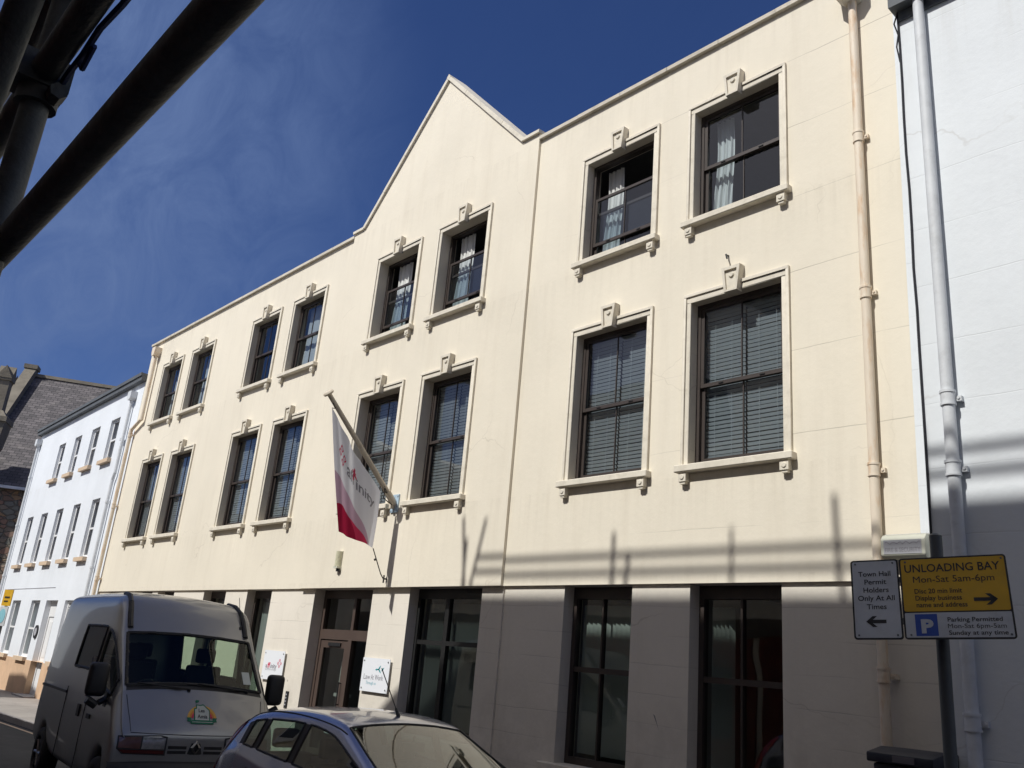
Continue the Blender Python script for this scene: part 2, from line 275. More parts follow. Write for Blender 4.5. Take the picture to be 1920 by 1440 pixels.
# ------------------------------------------------------------------ mesh helpers
class MB:
    def __init__(s): s.v = []; s.f = []; s.uv = None
    def add(s, vs, fs):
        o = len(s.v); s.v += [tuple(p) for p in vs]; s.f += [tuple(i+o for i in f) for f in fs]; return s
    def box(s, x0, x1, y0, y1, z0, z1):
        v = [(x, y, z) for z in (z0, z1) for y in (y0, y1) for x in (x0, x1)]
        return s.add(v, [(0, 2, 3, 1), (4, 5, 7, 6), (0, 1, 5, 4), (2, 6, 7, 3), (0, 4, 6, 2), (1, 3, 7, 5)])
    def quad(s, a, b, c, d): return s.add([a, b, c, d], [(0, 1, 2, 3)])
    def tube(s, p0, p1, r, r2=None, n=12, caps=True):
        p0 = Vector(p0); p1 = Vector(p1); d = (p1-p0).normalized(); a = d.orthogonal().normalized(); b = d.cross(a); r2 = r if r2 is None else r2
        v = []
        for p, q in ((p0, r), (p1, r2)):
            for i in range(n): t = 2*math.pi*i/n; v.append(p+a*q*math.cos(t)+b*q*math.sin(t))
        f = [(i, (i+1) % n, n+(i+1) % n, n+i) for i in range(n)]
        if caps: f += [tuple(range(n-1, -1, -1)), tuple(range(n, 2*n))]
        return s.add(v, f)
    def path(s, pts, r, n=8):
        for a, b in zip(pts, pts[1:]): s.tube(a, b, r, n=n)
        return s
    def prism(s, pts, fn0, fn1):
        """2D outline pts mapped by fn0 (front) and fn1 (back)"""
        n = len(pts); v = [fn0(p) for p in pts]+[fn1(p) for p in pts]
        f = [tuple(range(n)), tuple(range(2*n-1, n-1, -1))]+[(i, n+i, n+(i+1) % n, (i+1) % n) for i in range(n)]
        return s.add(v, f)
    def build(s, name, m, parent=None, smooth=False, off=None):
        o_ = off if off is not None else (world_off(parent) if parent else Vector((0, 0, 0)))
        me = bpy.data.meshes.new(name); me.from_pydata([tuple(Vector(p)-o_) for p in s.v], [], s.f); 
        bm = bmesh.new(); bm.from_mesh(me); bmesh.ops.recalc_face_normals(bm, faces=bm.faces); bm.to_mesh(me); bm.free()
        me.materials.append(MATS[m] if isinstance(m, str) else m)
        if smooth: me.shade_smooth()
        o = bpy.data.objects.new(name, me); COL.objects.link(o)
        if parent: o.parent = parent
        return o
def world_off(o):
    v = Vector((0, 0, 0))
    while o: v += o.location; o = o.parent
    return v
def tag(o, label=None, cat=None, group=None, kind=None):
    if label: o['label'] = label
    if cat: o['category'] = cat
    if group: o['group'] = group
    if kind: o['kind'] = kind
    return o
def thing(name, label, cat, loc=(0, 0, 0), rz=0, group=None):
    o = bpy.data.objects.new(name, None); COL.objects.link(o); o.location = loc; o.rotation_euler = (0, 0, rz)
    o.empty_display_size = .2
    return tag(o, label, cat, group)
def smooth_angle(o, ang=35):
    me = o.data; me.shade_smooth()
    me.set_sharp_from_angle(angle=R(ang)) if hasattr(me, 'set_sharp_from_angle') else None
def bevel(o, wd, seg=2):
    bm = bmesh.new(); bm.from_mesh(o.data); bmesh.ops.remove_doubles(bm, verts=bm.verts, dist=1e-5)
    es = [e for e in bm.edges if len(e.link_faces) == 2 and e.calc_face_angle(0) > R(30)]
    bmesh.ops.bevel(bm, geom=es, offset=wd, segments=seg, affect='EDGES', profile=.5); bm.to_mesh(o.data); bm.free(); smooth_angle(o)
def textmesh(s, size, bold=0, spacing=1.0, align='CENTER', shear=0):
    c = bpy.data.curves.new("t", 'FONT'); c.body = s; c.size = size; c.align_x = align; c.align_y = 'CENTER'; c.offset = bold; c.space_character = spacing; c.shear = shear; c.resolution_u = 3
    o = bpy.data.objects.new("t", c); COL.objects.link(o); bpy.context.view_layer.update()
    me = bpy.data.meshes.new_from_object(o); vs_ = [v.co.xy.to_tuple() for v in me.vertices]; fs = [tuple(p.vertices) for p in me.polygons]
    bpy.data.objects.remove(o); bpy.data.curves.remove(c); bpy.data.meshes.remove(me)
    return vs_, fs
def text(mb, s, size, fn, bold=0, spacing=1.0, align='CENTER', sx=1.0, at=(0, 0), shear=0):
    v, f = textmesh(s, size, bold, spacing, align, shear)
    mb.add([fn((p[0]*sx+at[0], p[1]+at[1])) for p in v], f); return mb
def wall_with_holes(mb, x0, x1, z0, z1, holes, y, depth, fn=None):
    """front face on plane y, reveals to y+depth; holes = (hx0,hx1,hz0,hz1)"""
    fn = fn or (lambda x, y, z: (x, y, z))
    xs = sorted({x0, x1, *[h[0] for h in holes], *[h[1] for h in holes]}); zs = sorted({z0, z1, *[h[2] for h in holes], *[h[3] for h in holes]})
    xs = [x for x in xs if x0 <= x <= x1]; zs = [z for z in zs if z0 <= z <= z1]
    for a, b in zip(xs, xs[1:]):
        for c, d in zip(zs, zs[1:]):
            mx_, mz = (a+b)/2, (c+d)/2
            if any(h[0] < mx_ < h[1] and h[2] < mz < h[3] for h in holes): continue
            mb.quad(fn(a, y, c), fn(b, y, c), fn(b, y, d), fn(a, y, d))
    for a, b, c, d in holes:
        Y = y+depth
        mb.quad(fn(a, y, c), fn(a, Y, c), fn(a, Y, d), fn(a, y, d)); mb.quad(fn(b, Y, c), fn(b, y, c), fn(b, y, d), fn(b, Y, d))
        mb.quad(fn(a, y, d), fn(a, Y, d), fn(b, Y, d), fn(b, y, d)); mb.quad(fn(a, Y, c), fn(a, y, c), fn(b, y, c), fn(b, Y, c))
def copy_tree(o, parent=None, loc=None):
    c = o.copy(); COL.objects.link(c)
    if parent is not None: c.parent = parent
    if loc is not None: c.location = loc
    for ch in o.children: copy_tree(ch, c)
    return c

# ------------------------------------------------------------------ ground
SL = .012
def gz(x): return SL*max(min(x, 30), -80)
def strip(name, y0, y1, dz, m, x0=-80, x1=30, n=40, label=None):
    mb = MB()
    for i in range(n):
        a = x0+(x1-x0)*i/n; b = x0+(x1-x0)*(i+1)/n
        mb.quad((a, y0, gz(a)+dz), (b, y0, gz(b)+dz), (b, y1, gz(b)+dz), (a, y1, gz(a)+dz))
    o = mb.build(name, m); tag(o, kind='structure'); return o
mb = MB(); mb.quad((-600, -600, -3), (600, -600, -3), (600, 600, -3), (-600, 600, -3)); tag(mb.build('ground', 'asphalt'), kind='structure')
strip('road', -8.15, -2.54, -.12, 'asphalt')
strip('pavement', -2.42, .30, 0, 'paving')
strip('pavement', -11, -8.27, 0, 'paving')
for i, (ya, yb) in enumerate(((-2.54, -2.42), (-8.27, -8.15))):
    mb = MB(); x = -79.0
    while x < 29:
        l = .9; z = gz(x+.45)
        mb.box(x, x+l-.008, ya, yb, z-.3, z+.003); x += l
    o = mb.build('kerb', 'kerbstone'); tag(o, kind='structure')
strip('road_marking', -2.80, -2.72, -.116, 'tan_paint', -60, 20)
strip('road_marking', -5.35, -5.27, -.116, 'offwhite', -40, -18)

# ------------------------------------------------------------------ cream building
CB = thing('office_building', 'long three storey cream rendered building with a pointed gable and paired sash windows', 'building', (-15.5, .3, -.19))
XC = [-25.371, -23.237, -19.487, -17.37, -13.74, -11.651, -7.908, -5.816]
ZT, HT, ZM, HM = 7.719, 1.996, 4.243, 2.470
OW = .672
def wy(i): return -.05 if i in (4, 5) else 0
ZB = 2.887; PT = 10.575
upper = [(x-OW, x+OW, ZT+.1, ZT+HT-.125) for x in XC]+[(x-OW, x+OW, ZM+.1, ZM+HM-.125) for x in XC]
BX0, BX1 = -15.69, -9.79
X0, X1 = -27.50, -3.30
mb = MB()
hl = [h for h in upper if h[1] < BX0]; hr = [h for h in upper if h[0] > BX1]; hb = [h for h in upper if BX0 < h[0] < BX1]
wall_with_holes(mb, X0, BX0, ZB, PT, hl, 0, .30); wall_with_holes(mb, BX1, X1, ZB, PT, hr, 0, .30)
# underside lip, ends, parapet back, roof, rear
mb.quad((X0, 0, ZB), (X1, 0, ZB), (X1, .06, ZB), (X0, .06, ZB))
mb.quad((X0, 0, -1), (X0, 9, -1), (X0, 9, PT), (X0, 0, PT)); mb.quad((X1, 0, -1), (X1, 9, -1), (X1, 9, PT), (X1, 0, PT))
mb.quad((X0, 9, -1), (X1, 9, -1), (X1, 9, PT), (X0, 9, PT))
mb.quad((X0, 0, PT), (X0, .3, PT), (X1, .3, PT), (X1, 0, PT)); mb.quad((X0, .3, 10.0), (X1, .3, 10.0), (X1, .3, PT), (X0, .3, PT))
mb.quad((X0, .3, 10.0), (X1, .3, 10.0), (X1, 9, 10.0), (X0, 9, 10.0))
mb.build('upper_wall', 'cream', CB)
# gabled bay, 5 cm proud
mb = MB(); wall_with_holes(mb, BX0, BX1, ZB, PT+.08, hb, -.05, .35)
gp = [(BX0, PT+.08), (BX1, PT+.08), (BX1, 10.70), (-10.19, 10.70), (-12.75, 13.33), (-15.30, 10.66), (BX0, 10.66)]
mb.prism(gp, lambda p: (p[0], -.05, p[1]), lambda p: (p[0], .25, p[1]))
for x in (BX0, BX1): mb.quad((x, -.05, ZB), (x, 0.001, ZB), (x, 0.001, 10.66), (x, -.05, 10.66))
mb.quad((BX0, -.05, ZB), (BX1, -.05, ZB), (BX1, 0, ZB), (BX0, 0, ZB))
mb.build('gable_bay', 'cream', CB)
# copings: stones with joints
def coping_run(mb, p0, p1, h, y0, y1, L_=.9, nrm=None):
    p0 = Vector(p0); p1 = Vector(p1); d = p1-p0; n = max(1, round(d.length/L_)); d /= n
    up_ = Vector((-d.z, 0, d.x)).normalized() if abs(d.z) > 1e-6 else Vector((0, 0, 1))
    if up_.z < 0: up_ = -up_
    for i in range(n):
        a = p0+d*i; b = p0+d*(i+1)-d.normalized()*.006
        j = rnd.uniform(-.003, .003)
        vs_ = []
        for q in (a, b):
            for (yy, hh) in ((y0+j, 0), (y1, 0), (y1, h), (y0+j, h-.02)): vs_.append((q.x+up_.x*hh, yy, q.z+up_.z*hh))
        mb.add(vs_, [(0, 1, 2, 3), (7, 6, 5, 4), (0, 4, 5, 1), (1, 5, 6, 2), (2, 6, 7, 3), (3, 7, 4, 0)])
mb = MB()
coping_run(mb, (X0-.03, 0, PT+.002), (BX0, 0, PT+.002), .085, -.065, .34)
coping_run(mb, (BX1, 0, PT+.002), (X1, 0, PT+.002), .085, -.065, .34)
mb.build('parapet_coping', 'coping', CB)
mb = MB()
coping_run(mb, (BX0-.02, 0, 10.662), (-15.30, 0, 10.662), .08, -.10, .30); coping_run(mb, (-10.19, 0, 10.702), (BX1+.03, 0, 10.702), .08, -.10, .30)
coping_run(mb, (-15.27, 0, 10.665), (-12.75, 0, 13.305), .10, -.10, .30); coping_run(mb, (-12.74, 0, 13.305), (-10.21, 0, 10.695), .10, -.10, .30)
mb.prism([(-12.815, 13.375), (-12.75, 13.30), (-12.685, 13.375), (-12.75, 13.452)], lambda p: (p[0], -.102, p[1]), lambda p: (p[0], .302, p[1]))
mb.build('gable_coping', 'cream_trim', CB)
# ground floor wall
GO = [(-26.6, -25.4, .45, ZB), (-24.62, -23.42, .45, ZB), (-23.06, -22.0, .45, ZB), (-20.26, -19.10, .45, ZB), (-18.06, -16.96, .45, ZB), (-15.23, -13.25, -.25, ZB), (-12.15, -10.30, .62, ZB), (-8.56, -7.36, .62, ZB), (-6.46, -5.23, .62, ZB)]
mb = MB(); wall_with_holes(mb, X0, X1, -1.0, ZB, [(a, b, c, ZB+.001) for a, b, c, d in GO], .045, .38)
mb.quad((X0, .06, ZB-.002), (X1, .06, ZB-.002), (X1, .45, ZB-.002), (X0, .45, ZB-.002))
mb.box(BX1-.012, BX1+.0, .02, .05, -.4, ZB-.003)
mb.build('ground_floor_wall', 'cream_base', CB)
mb = MB()
for a, b, c, d in GO[-3:]+GO[:5]: mb.box(a-.22, b+.12, -.06, .16, c-.13, c-.003)
so = mb.build('stone_sill', 'cream_trim', CB); bevel(so, .008, 1)
# inside: floors, partitions and a rear wall so the rooms are real
mb = MB(); mb.box(X0+.05, X1-.05, 4.5, 4.6, -.5, 9.9)
for z in (2.95, 6.95, 9.85): mb.box(X0+.05, X1-.05, .31, 4.5, z, z+.14)
mb.box(X0+.05, X1-.05, .45, 4.5, -.45, -.36)
for x in (-24.3, -21.3, -18.4, -15.75, -12.7, -9.85, -6.9): mb.box(x-.05, x+.05, .47, 4.49, -.35, 9.8)
mb.build('room_interior', 'interior', CB)

# --- upper floor sash window prototypes (local origin: centre of opening, wall plane, underside of sill)
def window_proto(H, kind, drop=0.0, name='window', y=.13):
    zt = H-.125; zb = .10
    f = MB()   # outer box frame
    f.box(-OW, -OW+.055, y, y+.09, zb, zt); f.box(OW-.055, OW, y, y+.09, zb, zt); f.box(-OW+.055, OW-.055, y, y+.09, zt-.055, zt); f.box(-OW+.055, OW-.055, y, y+.09, zb, zb+.05)
    win = f.build(name, 'brown_frame', off=Vector((0, 0, 0)))
    zmid = zb+(zt-zb)*(.485 if H > 2.2 else .50)
    def sash(z0, z1, yy, nm, botrail, toprail):
        s = MB(); x0 = -OW+.056; x1 = OW-.056
        s.box(x0, x0+.05, yy, yy+.035, z0, z1); s.box(x1-.05, x1, yy, yy+.035, z0, z1)
        s.box(x0+.05, x1-.05, yy, yy+.035, z0, z0+botrail); s.box(x0+.05, x1-.05, yy, yy+.035, z1-toprail, z1)
        s.box(-.008, .008, yy+.008, yy+.028, z0+botrail, z1-toprail)
        so = s.build(nm, 'brown_frame', win, off=Vector((0, 0, 0)))
        g = MB(); g.quad((x0+.05, yy+.018, z0+botrail), (x1-.05, yy+.018, z0+botrail), (x1-.05, yy+.018, z1-toprail), (x0+.05, yy+.018, z1-toprail))
        return so, g
    s1, g1 = sash(zmid-.02-drop, zt-.056-drop, y+.012, 'upper_sash', .05, .045)
    s2, g2 = sash(zb+.051, zmid+.03, y+.05, 'lower_sash', .07, .045)
    if H > 1:  # little sash lifts on the meeting rail
        l = MB()
        for x in (-.3, .3): l.box(x-.035, x+.035, y+.0, y+.011, zmid-.003-drop, zmid+.009-drop)
        l.build('lift_handle', 'black_frame', win, off=Vector((0, 0, 0)))
    g = MB()
    for q in (g1, g2): g.add(q.v, q.f)
    g.build('pane', 'window_glass', win, off=Vector((0, 0, 0)))
    a = MB(); W = .78; z0 = .10
    a.box(-W, -W+.042, -.045, .003, z0, H-.045); a.box(W-.042, W, -.045, .003, z0, H-.045); a.box(-W, W, -.045, .003, H-.045, H)
    a.box(-W+.042, -OW, -.026, .003, z0, H-.125); a.box(OW, W-.042, -.026, .003, z0, H-.125); a.box(-W+.042, W-.042, -.026, .003, H-.125, H-.045)
    ao = a.build('architrave', 'cream_trim', win, off=Vector((0, 0, 0))); bevel(ao, .006, 1)
    s = MB(); s.box(-W-.045, W+.045, -.115, .02, .008, .10); s.box(-OW, OW, .02, y-.001, .06, .10)
    so = s.build('sill', 'cream_trim', win, off=Vector((0, 0, 0))); bevel(so, .01, 1)
    k = MB()
    for sg in (-1, 1):
        k.box(sg*.71-.056, sg*.71+.056, -.085, .003, -.11, .006); k.box(sg*.71-.038, sg*.71+.038, -.072, .003, -.14, -.11)
        k.tube((sg*.71, -.085, -.055), (sg*.71, -.097, -.055), .036, .026, n=14)
    ko = k.build('sill_bracket', 'cream_trim', win, off=Vector((0, 0, 0)))
    s = MB(); kb, kt = H-.165, H+.19
    def tr(w0, w1, za, zb_, ya, yb):
        s.prism([(-w0, za), (w0, za), (w1, zb_), (-w1, zb_)], lambda p: (p[0], ya, p[1]), lambda p: (p[0], yb, p[1]))
    tr(.095, .140, kb, kt, -.085, .003)
    # raised rim round a sunk panel
    s.prism([(-.095, kb+.002), (-.062, kb+.002), (-.098, kt-.002), (-.138, kt-.002)], lambda p: (p[0], -.115, p[1]), lambda p: (p[0], -.084, p[1]))
    s.prism([(.095, kb+.002), (.062, kb+.002), (.098, kt-.002), (.138, kt-.002)], lambda p: (p[0], -.115, p[1]), lambda p: (p[0], -.084, p[1]))
    s.box(-.094, .094, -.114, -.084, kt-.045, kt-.003); s.box(-.062, .062, -.114, -.084, kb+.003, kb+.03)
    s.tube((0, -.084, kt-.12), (0, -.105, kt-.12), .045, .03, n=16)
    s.build('keystone', 'cream_trim', win, off=Vector((0, 0, 0)))
    return win
def venetian(win, H, tilt, gap=.0, ystart=.26, nm='venetian_blind'):
    b = MB(); zt = H-.26; zb = .17; z = zt
    while z > zb:
        for (xa, xb) in ((-OW+.08, -.012), (.012, OW-.08)):
            dz = .021*math.sin(R(tilt)); dy = .021*math.cos(R(tilt)); j = rnd.uniform(-.003, .003)+.004*math.sin(z*2.3+tilt)
            b.add([(xa, ystart-dy, z-dz+j), (xb, ystart-dy, z-dz+j), (xb, ystart+dy, z+dz+j), (xa, ystart+dy, z+dz+j)], [(0, 1, 2, 3)])
        z -= .056
    b.box(-OW+.07, OW-.07, ystart-.02, ystart+.03, zt+.02, zt+.055)
    for x in (-OW+.22, -.2, .2, OW-.22): b.box(x-.002, x+.002, ystart-.026, ystart-.023, zb, zt)
    return b.build(nm, 'blind', win, off=Vector((0, 0, 0)))
def curtain(win, H, x0, x1, top=.35, y=.34, m='curtain', ragged=True, amp=.035):
    b = MB(); n = 40; rows = 22; zt = H-.18; zb = .12
    def P(i, j):
        u = i/n; v = j/rows; x = x0+(x1-x0)*u*(1-.25*v*(1-v))+.03*math.sin(v*5); yy = y+amp*(math.sin(u*23+.9*math.sin(v*3)+x0*5)+.5*math.sin(u*41+2*v+x0*9))*(.45+.4*v)
        return (x, yy, zt+(zb-zt)*v)
    for i in range(n+1):
        for j in range(rows+1): b.v.append(P(i, j))
    for i in range(n):
        for j in range(rows): a = i*(rows+1)+j; b.f.append((a, a+1, a+rows+2, a+rows+1))
    return b.build('curtain', m, win, smooth=True, off=Vector((0, 0, 0)))
WG = 'upper sash windows of the cream building'
rootoff = Vector(CB.location)
protoT = window_proto(HT, 'T'); protoO = window_proto(HT, 'T', .55); protoM = window_proto(HM, 'M'); pass
protoOB = window_proto(HT, 'T', .55, y=.20); protoMB = window_proto(HM, 'M', y=.20); pass
first = {id(p): True for p in (protoT, protoO, protoM, protoOB, protoMB)}
def place(proto, x, y, z):
    if first[id(proto)]: first[id(proto)] = False; o = proto
    else: o = copy_tree(proto)
    o.parent = CB; o.location = Vector((x, y, z))-rootoff; return o
mws = []
for i, x in enumerate(XC):
    mw = place(protoMB if i in (4, 5) else protoM, x, wy(i), ZM)
    mws.append(mw)
tw = [place(protoOB if i in (4, 5) else protoO if i == 6 else protoT, x, wy(i), ZT) for i, x in enumerate(XC)]
for i, mw in enumerate(mws): venetian(mw, HM, -62+rnd.uniform(-5, 4), ystart=.33 if i in (4, 5) else .26)
curtain(tw[7], HT, -.55, -.26); curtain(tw[6], HT, -.54, -.22); curtain(tw[5], HT, -.50, -.10); curtain(tw[4], HT, -.45, .0)
curtain(tw[2], HT, .0, .45); curtain(tw[3], HT, -.55, .5, m='net', amp=.012); curtain(tw[1], HT, -.5, .5, m='net', amp=.012); curtain(tw[0], HT, -.55, .5, m='net', amp=.012)
curtain(tw[7], HT, .50, .58)

# --- ground floor windows
def gwindow(a, b, z0, z1, mull, rail, fm='brown_frame', glass='dark_glass', y=.235, vb=None, vtop=None):
    f = MB(); t = .07
    f.box(a+.002, a+t, y, y+.1, z0, z1); f.box(b-t, b-.002, y, y+.1, z0, z1); f.box(a+t, b-t, y, y+.1, z1-.16, z1-.004); f.box(a+t, b-t, y, y+.1, z0+.001, z0+.09)
    for mx_, hw in mull: f.box(mx_-hw, mx_+hw, y+.01, y+.09, z0+.09, z1-.16)
    xs = [a+t]+sum([[mx_-hw, mx_+hw] for mx_, hw in mull], [])+[b-t]
    for k in range(0, len(xs), 2):
        for rz_ in rail: f.box(xs[k], xs[k+1], y+.012, y+.085, rz_-.035, rz_+.035)
    win = f.build('window', fm, CB)
    g = MB(); g.quad((a+t, y+.05, z0+.09), (b-t, y+.05, z0+.09), (b-t, y+.05, z1-.16), (a+t, y+.05, z1-.16)); g.build('pane', glass, win, off=Vector(CB.location))
    if vb:
        s = MB(); (xa, xb, zb_, zt_, pitch, ang, wd) = vb; x = xa
        while x < xb:
            dx = wd/2*math.cos(R(ang)); dy = wd/2*math.sin(R(ang)); q = rnd.uniform(-.004, .004)
            s.quad((x-dx+q, y+.2-dy, zb_), (x+dx+q, y+.2+dy, zb_), (x+dx, y+.2+dy, zt_), (x-dx, y+.2-dy, zt_)); x += pitch
        s.build('vertical_blind', 'blind', win, off=Vector(CB.location))
    return win
gwindow(-6.46, -5.23, .62, ZB, [(-5.87, .014)], [1.80], vb=(-6.36, -6.12, .75, 2.65, .06, 65, .085))
gwindow(-8.56, -7.36, .62, ZB, [(-8.02, .012)], [1.80], vb=(-8.47, -7.42, .75, 2.66, .083, 28, .085))
gwindow(-12.15, -10.30, .62, ZB, [(-11.36, .05)], [2.03], fm='black_frame', vb=(-12.0, -10.4, .75, 2.66, .083, 78, .085))
gwindow(-18.06, -16.96, .45, ZB, [], [], vb=(-17.9, -17.0, .6, 2.66, .08, 40, .085))
gwindow(-20.26, -19.10, .45, ZB, [], [], vb=(-20.1, -19.15, .6, 2.66, .08, 30, .085))
for a, b in ((-23.06, -22.0), (-24.62, -23.42), (-26.6, -25.4)): gwindow(a, b, .45, ZB, [], [1.8], vb=(a+.1, b-.05, .6, 2.66, .08, 35, .085))
# entrance: brown frame, toplights, door leaf, sidelight
f = MB(); a, b, y = -15.23, -13.25, .27
f.box(a+.002, a+.09, y, y+.1, -.2, 2.73); f.box(b-.08, b-.002, y, y+.1, -.2, 2.73); f.box(a+.002, b-.002, y, y+.1, 2.73, ZB-.004)
f.box(a+.09, b-.08, y-.01, y+.11, 1.98, 2.16); f.box(-14.18, -14.06, y-.01, y+.1, -.2, 1.98); f.box(-14.16, -14.08, y, y+.1, 2.16, 2.73)
f.box(-14.06, b-.08, y, y+.1, -.2, -.05)
dr = f.build('entrance', 'brown_panel', CB)
g = MB(); g.quad((a+.09, y+.05, 2.16), (-14.16, y+.05, 2.16), (-14.16, y+.05, 2.73), (a+.09, y+.05, 2.73)); g.quad((-14.08, y+.05, 2.16), (b-.08, y+.05, 2.16), (b-.08, y+.05, 2.73), (-14.08, y+.05, 2.73))
g.quad((-14.06, y+.05, -.05), (b-.08, y+.05, -.05), (b-.08, y+.05, 1.98), (-14.06, y+.05, 1.98)); g.build('pane', 'dark_glass', dr, off=rootoff)
f = MB(); da, db = a+.09+.01, -14.19
f.box(da, da+.11, y+.01, y+.06, -.18, 1.96); f.box(db-.11, db, y+.01, y+.06, -.18, 1.96); f.box(da+.11, db-.11, y+.01, y+.06, 1.83, 1.96); f.box(da+.11, db-.11, y+.01, y+.06, -.18, .08)
f.build('door', 'brown_panel', dr, off=rootoff)
g = MB(); g.quad((da+.11, y+.035, .08), (db-.11, y+.035, .08), (db-.11, y+.035, 1.83), (da+.11, y+.035, 1.83)); g.build('door_glass', 'dark_glass', dr, off=rootoff)
h = MB(); h.tube((db-.055, y-.04, .85), (db-.055, y-.04, 1.25), .012); h.tube((db-.055, y-.04, .87), (db-.055, y+.01, .87), .01); h.tube((db-.055, y-.04, 1.23), (db-.055, y+.01, 1.23), .01)
h.box(da+.30, da+.72, y-.02, y+.009, 1.865, 1.925); h.build('door_handle', 'black_trim', dr, off=rootoff)
h = MB(); h.box(-14.62, -14.42, y+.028, y+.033, .36, .78); h.box(-14.42, -14.34, y+.028, y+.033, .36, .64); h.build('door_notice', 'paper', dr, off=rootoff)
h = MB(); h.box(-14.78, -14.52, y+.3, y+.32, 1.05, 1.6); h.box(-14.82, -14.45, y+.25, y+.4, .98, 1.04); h.build('lobby_stand', 'net', dr, off=rootoff)
# old bent fixing above a window, crack stain pieces
h = MB(); h.tube((-5.92, 0, 7.12), (-5.92, -.06, 7.11), .012, n=6); h.tube((-5.92, -.06, 7.12), (-5.90, -.065, 7.05), .012, n=6); h.build('wall_hook', 'scaffold_steel', CB)
h = MB(); h.add([(-6.96, .043, 1.36), (-6.93, .043, 1.34), (-6.865, .043, 1.18), (-6.88, .043, 1.21)], [(0, 1, 2, 3)]); h.build('render_gouge', 'interior', CB)
# downpipes with collars
def pipe(parent, pts, r, m, collars, lug=1, name='downpipe'):
    mb = MB(); mb.path(pts, r, 16)
    for p in pts[1:-1]: mb.tube(Vector(p)-Vector((0, 0, r)), Vector(p)+Vector((0, 0, r)), r*1.08, n=16)
    o = mb.build(name, m, parent); smooth_angle(o, 40)
    c = MB()
    for (x, y, z) in collars:
        c.tube((x, y, z-.05), (x, y, z+.05), r*1.16, n=16); c.tube((x, y, z+.05), (x, y, z+.075), r*1.28, n=16); c.tube((x, y, z-.07), (x, y, z-.05), r*1.25, n=16)
        c.box(x+r*lug*(1 if lug > 0 else 1), x+r*lug+.055*lug, y+.02, y+r+.06, z-.03, z+.02) if lug > 0 else None
        c.tube((x+r+.03, y+.01, z), (x+r+.03, y+.05, z), .014, n=8)
    k = c.build('pipe_bracket', m, o, off=world_off(parent)); smooth_angle(k, 40)
    return o
pipe(CB, [(-4.07, -.068, -.15), (-4.07, -.068, 10.12)], .052, 'rust_pipe', [(-4.07, -.068, z) for z in (1.97, 4.02, 6.055, 8.09)])
h = MB(); h.prism([(-4.25, 10.36), (-3.89, 10.36), (-3.89, 10.2), (-3.98, 10.08), (-4.16, 10.08), (-4.25, 10.2)], lambda p: (p[0], -.24, p[1]), lambda p: (p[0], -.002, p[1])); h.build('hopper', 'coping', CB)
pipe(CB, [(-26.80, -.11, 10.15), (-26.80, -.11, 8.05), (-27.50, -.11, 7.78), (-27.50, -.11, -.3)], .052, 'rust_pipe', [(-27.50, -.11, z) for z in (7.62, 5.4, 3.25, 1.2)], lug=1)
h = MB(); h.prism([(-26.93, 10.36), (-26.67, 10.36), (-26.67, 10.2), (-26.73, 10.08), (-26.87, 10.08), (-26.93, 10.2)], lambda p: (p[0], -.22, p[1]), lambda p: (p[0], -.002, p[1])); h.build('hopper', 'rust_pipe', CB)
# party strip painted white beside the right-hand neighbour
h = MB(); h.quad((-3.66, -.004, ZB), (-3.28, -.004, ZB), (-3.28, -.004, 10.4), (-3.60, -.004, 10.4)); h.build('painted_strip', 'white_right', CB)

# ------------------------------------------------------------------ white building on the right (projects 65 cm)
WB = thing('white_building', 'tall plain white painted block wall at the right edge with a grey downpipe', 'building', (0, 0, 0))
mb = MB(); cx, cy = -3.29, -.65
mb.quad((cx, cy, -.6), (14, cy, -.6), (14, cy, 9.15), (cx, cy, 9.15)); mb.quad((cx, cy, -.6), (cx, 9, -.6), (cx, 9, 9.15), (cx, cy, 9.15))
mb.quad((14, cy, -.6), (14, 9, -.6), (14, 9, 9.15), (14, cy, 9.15)); mb.quad((cx, cy, 9.15), (14, cy, 9.15), (14, 9, 9.15), (cx, 9, 9.15)); mb.quad((cx, 9, -.6), (14, 9, -.6), (14, 9, 9.15), (cx, 9, 9.15))
mb.build('wall', 'white_right', WB)
h = MB(); h.box(cx-.03, 14, cy-.16, cy+.02, 9.05, 9.17); h.box(cx+.02, 14, cy-.03, cy-.001, 8.93, 9.05); h.build('eaves_gutter', 'gutter_grey', WB)
pipe(WB, [(-3.03, -.722, -.2), (-3.03, -.722, 9.05)], .056, 'white_pipe', [(-3.03, -.722, z) for z in (1.62, 3.78, 4.45)])
h = MB(); pts = [(cx+.005, cy-.012, 9.05-i*.45) for i in range(21)]; pts = [(p[0]+rnd.uniform(-.006, .006), p[1], p[2]) for p in pts]; h.path(pts, .012, 6)
h.path([(cx+.03, cy-.02, 9.1), (cx-.02, cy-.05, 8.9), (cx+.01, cy-.03, 8.75), (cx-.015, cy-.03, 8.6), (cx+.005, cy-.015, 8.4)], .009, 6)
h.build('corner_cable', 'cable', WB)

